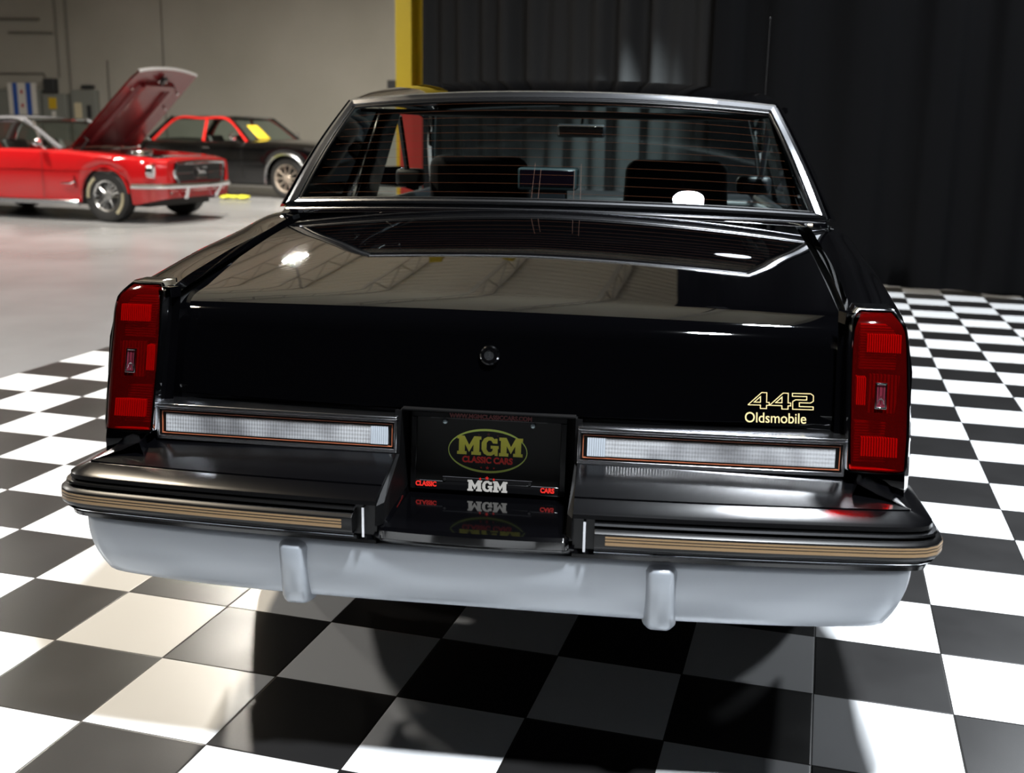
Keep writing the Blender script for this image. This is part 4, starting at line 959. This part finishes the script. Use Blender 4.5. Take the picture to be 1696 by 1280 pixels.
cab = prin('cabinet_grey', (.22, .23, .21), .5); ylab = prin('yellow_label', (.65, .42, .02), .5); paper = prin('cream_paper', (.62, .55, .38), .7); dk = prin('dark_plastic', (.03, .032, .035), .5); conduit = prin('conduit_grey', (.18, .17, .15), .5)
flag_w = prin('flag_white', (.72, .70, .66), .7); flag_b = prin('flag_blue', (.03, .10, .42), .7); flag_r = prin('flag_red', (.5, .01, .02), .7)
WX = lambda x: x*WV/20.6*1.0+0
wbox('electrical_cabinet', -16.6, -14.78, .6, 1.95, .22, cab, 'grey electrical cabinet behind the striped flag', 'cabinet', parts=[('warning_label', ylab, .05, .16, .50, .60, .002), ('door', cab, .04, .96, .04, .96, .008)])
wbox('electrical_cabinet', -14.72, -14.06, .6, 1.86, .20, cab, 'grey electrical cabinet with a large yellow label, beside the flag', 'cabinet', parts=[('door', cab, .05, .95, .04, .96, .006), ('warning_label', ylab, .28, .62, .72, .93, .009), ('notice', flag_w, .38, .56, .58, .68, .009), ('lower_label', ylab, .35, .66, .48, .56, .009)])
wbox('breaker_panel', -13.95, -13.25, .6, 1.96, .14, cab, 'grey breaker panel with a cream sheet pinned to it', 'cabinet', parts=[('door', cab, .05, .95, .04, .96, .006), ('paper_sheet', paper, .12, .42, .45, .78, .009), ('switch', dk, .62, .80, .52, .74, .02)])
wbox('horn_box', -14.66, -14.38, 1.88, 2.22, .2, dk, 'dark box on the wall above the cabinet with the yellow label', 'box')
wbox('junction_box', -13.68, -13.36, 2.0, 2.08, .1, dk, 'small dark junction box on the wall above the breaker panel', 'box')
wbox('wall_bracket', -5.82, -5.60, 2.05, 2.23, .12, dk, 'small dark box on the wall just left of the yellow column', 'box')
# flag standing on the cabinet front
a = onwall(-15.22); fg = empty('flag', (a.x, a.y-.0, 1.36), -GA); fg.location = a+GV*-.26+Vector((0, 0, 1.36)); tag(fg, 'blue and white striped flag with red stars hung upright on the grey cabinet', 'flag')
FW = .82; FH = .75
def fpanel(nm, m_, u0, u1, v0=0., v1=1., d=0):
    mb = MB(); mb.box(FW*(u0-.5), FW*(u1-.5), -.012-d, 0, FH*v0, FH*v1); return mb.build(nm, m_, fg)
fpanel('field', flag_w, 0, 1)
fpanel('blue_stripe', flag_b, .17, .34, d=.003); fpanel('blue_stripe', flag_b, .64, .82, d=.003)
for zc in (.29, .72):
    me = flat_shape([[(.055*(1 if k % 2 == 0 else .5)*math.sin(math.pi*k/6), .065*(1 if k % 2 == 0 else .5)*math.cos(math.pi*k/6)) for k in range(12)]], .002)
    place(me, (FW*-.01, -.017, FH*zc), (1, 0, 0), (0, 0, 1)); finish(me, flag_r, False); obj('star', me, fg)
# conduits
def pipe(pts, r, label):
    mb = MB(); P_ = [onwall(x)-GV*(r+.015)+Vector((0, 0, z)) for x, z in pts]; mb.tube(P_, r, 8); return tag(mb.build('conduit', conduit), label, 'pipe')
pipe([(-16.6, 3.62), (-14.75, 3.60)], .03, 'topmost short horizontal conduit on the wall, upper left corner')
pipe([(-15.65, 3.30), (-14.4, 3.28)], .025, 'second horizontal conduit from the top on the back wall at left')
pipe([(-16.6, 2.34), (-14.75, 2.34), (-14.7, 2.26)], .02, 'lowest horizontal conduit, running above the flag')
pipe([(-14.0, 1.9), (-14.0, 5.6)], .022, 'tall vertical conduit rising between the two cabinets')
pipe([(-14.3, 2.25), (-14.3, 5.6)], .018, 'tall vertical conduit rising from behind the dark box')
pipe([(-12.95, 1.2), (-12.95, 2.65)], .018, 'short vertical conduit right of the breaker panel')
pipe([(-11.45, .9), (-11.42, 5.6)], .015, 'thin vertical line up the wall above the open red hood')
# yellow rope on the floor
rope_m = prin('yellow_rope', (.62, .60, .03), .6)
mb = MB(); pts = []
for k in range(70):
    t = k*.33; pts.append((-6.86+.20*math.cos(t)+.06*math.sin(t*2.3), 16.0+.17*math.sin(t)*(.6+.4*math.sin(k*.7)), .02+.012*(k % 5)*.6))
mb.tube(pts, .016, 5)
o = mb.build('rope', rope_m); tag(o, 'tangle of yellow rope on the grey floor between the two parked cars', 'rope')
# small white disc low on the curtain
mb = MB(); mb.lathe([(.001, .012), (.018, .010), (.022, 0), (.02, -.01)], (2.99, 7.33, .155), 'y', 16); o = mb.build('white_marker', prin('marker_white', (.7, .7, .7), .5)); tag(o, 'small round white marker low on the right curtain', 'marker')

# ================================================================== lamps
lamp_case = prin('lamp_housing', (.25, .25, .26), .4, .6)
for i, (x, y, z, r, watts, c) in enumerate(LAMPS):
    e = empty('high_bay_lamp', (x, y, z))
    tag(e, 'round high-bay lamp hanging from the ceiling at %s' % ['the rear bumper of the black coupe', 'the left of the black coupe', 'the front left behind the yellow column', 'the right flank of the black coupe', 'the roof of the red car', 'the black sedan', 'the open floor on the left', 'the right hand end of the black curtain'][i], 'lamp', 'high-bay lamps')
    mb = MB(); mb.lathe([(r+.02, -.015), (r+.04, .02), (r*.55, .16), (r*.4, .30), (.001, .32)], (0, 0, .02), 'z', 32, False); mb.build('shade', lamp_case, e)
    mb = MB(); mb.tube([(0, 0, .32), (0, 0, WZ-z-.02)], .012, 6); mb.build('hanger', lamp_case, e)
    ld = bpy.data.lights.new('lamp_light', 'AREA'); ld.shape = 'DISK'; ld.size = 2*r; ld.energy = watts; ld.color = c
    lo = bpy.data.objects.new('lamp_light', ld); col.objects.link(lo); lo.parent = e; lo.location = (0, 0, 0)
# added spotlight, out of view, brightens the lower curtain behind the windshield
e = empty('added_spot', (1.0, 6.3, 4.6)); tag(e, 'added black can spotlight above the black coupe, aimed at the foot of the curtain', 'lamp')
dv = (Vector((-.85, 8.3, -.6))-e.location).normalized()
mb = MB(); mb.lathe([(.05, -.16), (.085, -.14), (.09, .10), (.085, .10), (.07, -.10), (.001, -.10)], (0, 0, 0), tuple(dv), 24); mb.build('can', matte_black, e)
mb = MB(); mb.tube([(0, 0, .08), (0, 0, WZ-4.6-.1)], .012, 6); mb.build('hanger', matte_black, e)
ld = bpy.data.lights.new('lamp_light', 'SPOT'); ld.energy = 10000; ld.spot_size = R(26); ld.spot_blend = .7; ld.shadow_soft_size = .05; ld.color = (.80, .95, 1.0)
lo = bpy.data.objects.new('lamp_light', ld); col.objects.link(lo); lo.parent = e; lo.rotation_euler = dv.to_track_quat('-Z', 'Y').to_euler(); lo.location = dv*.11
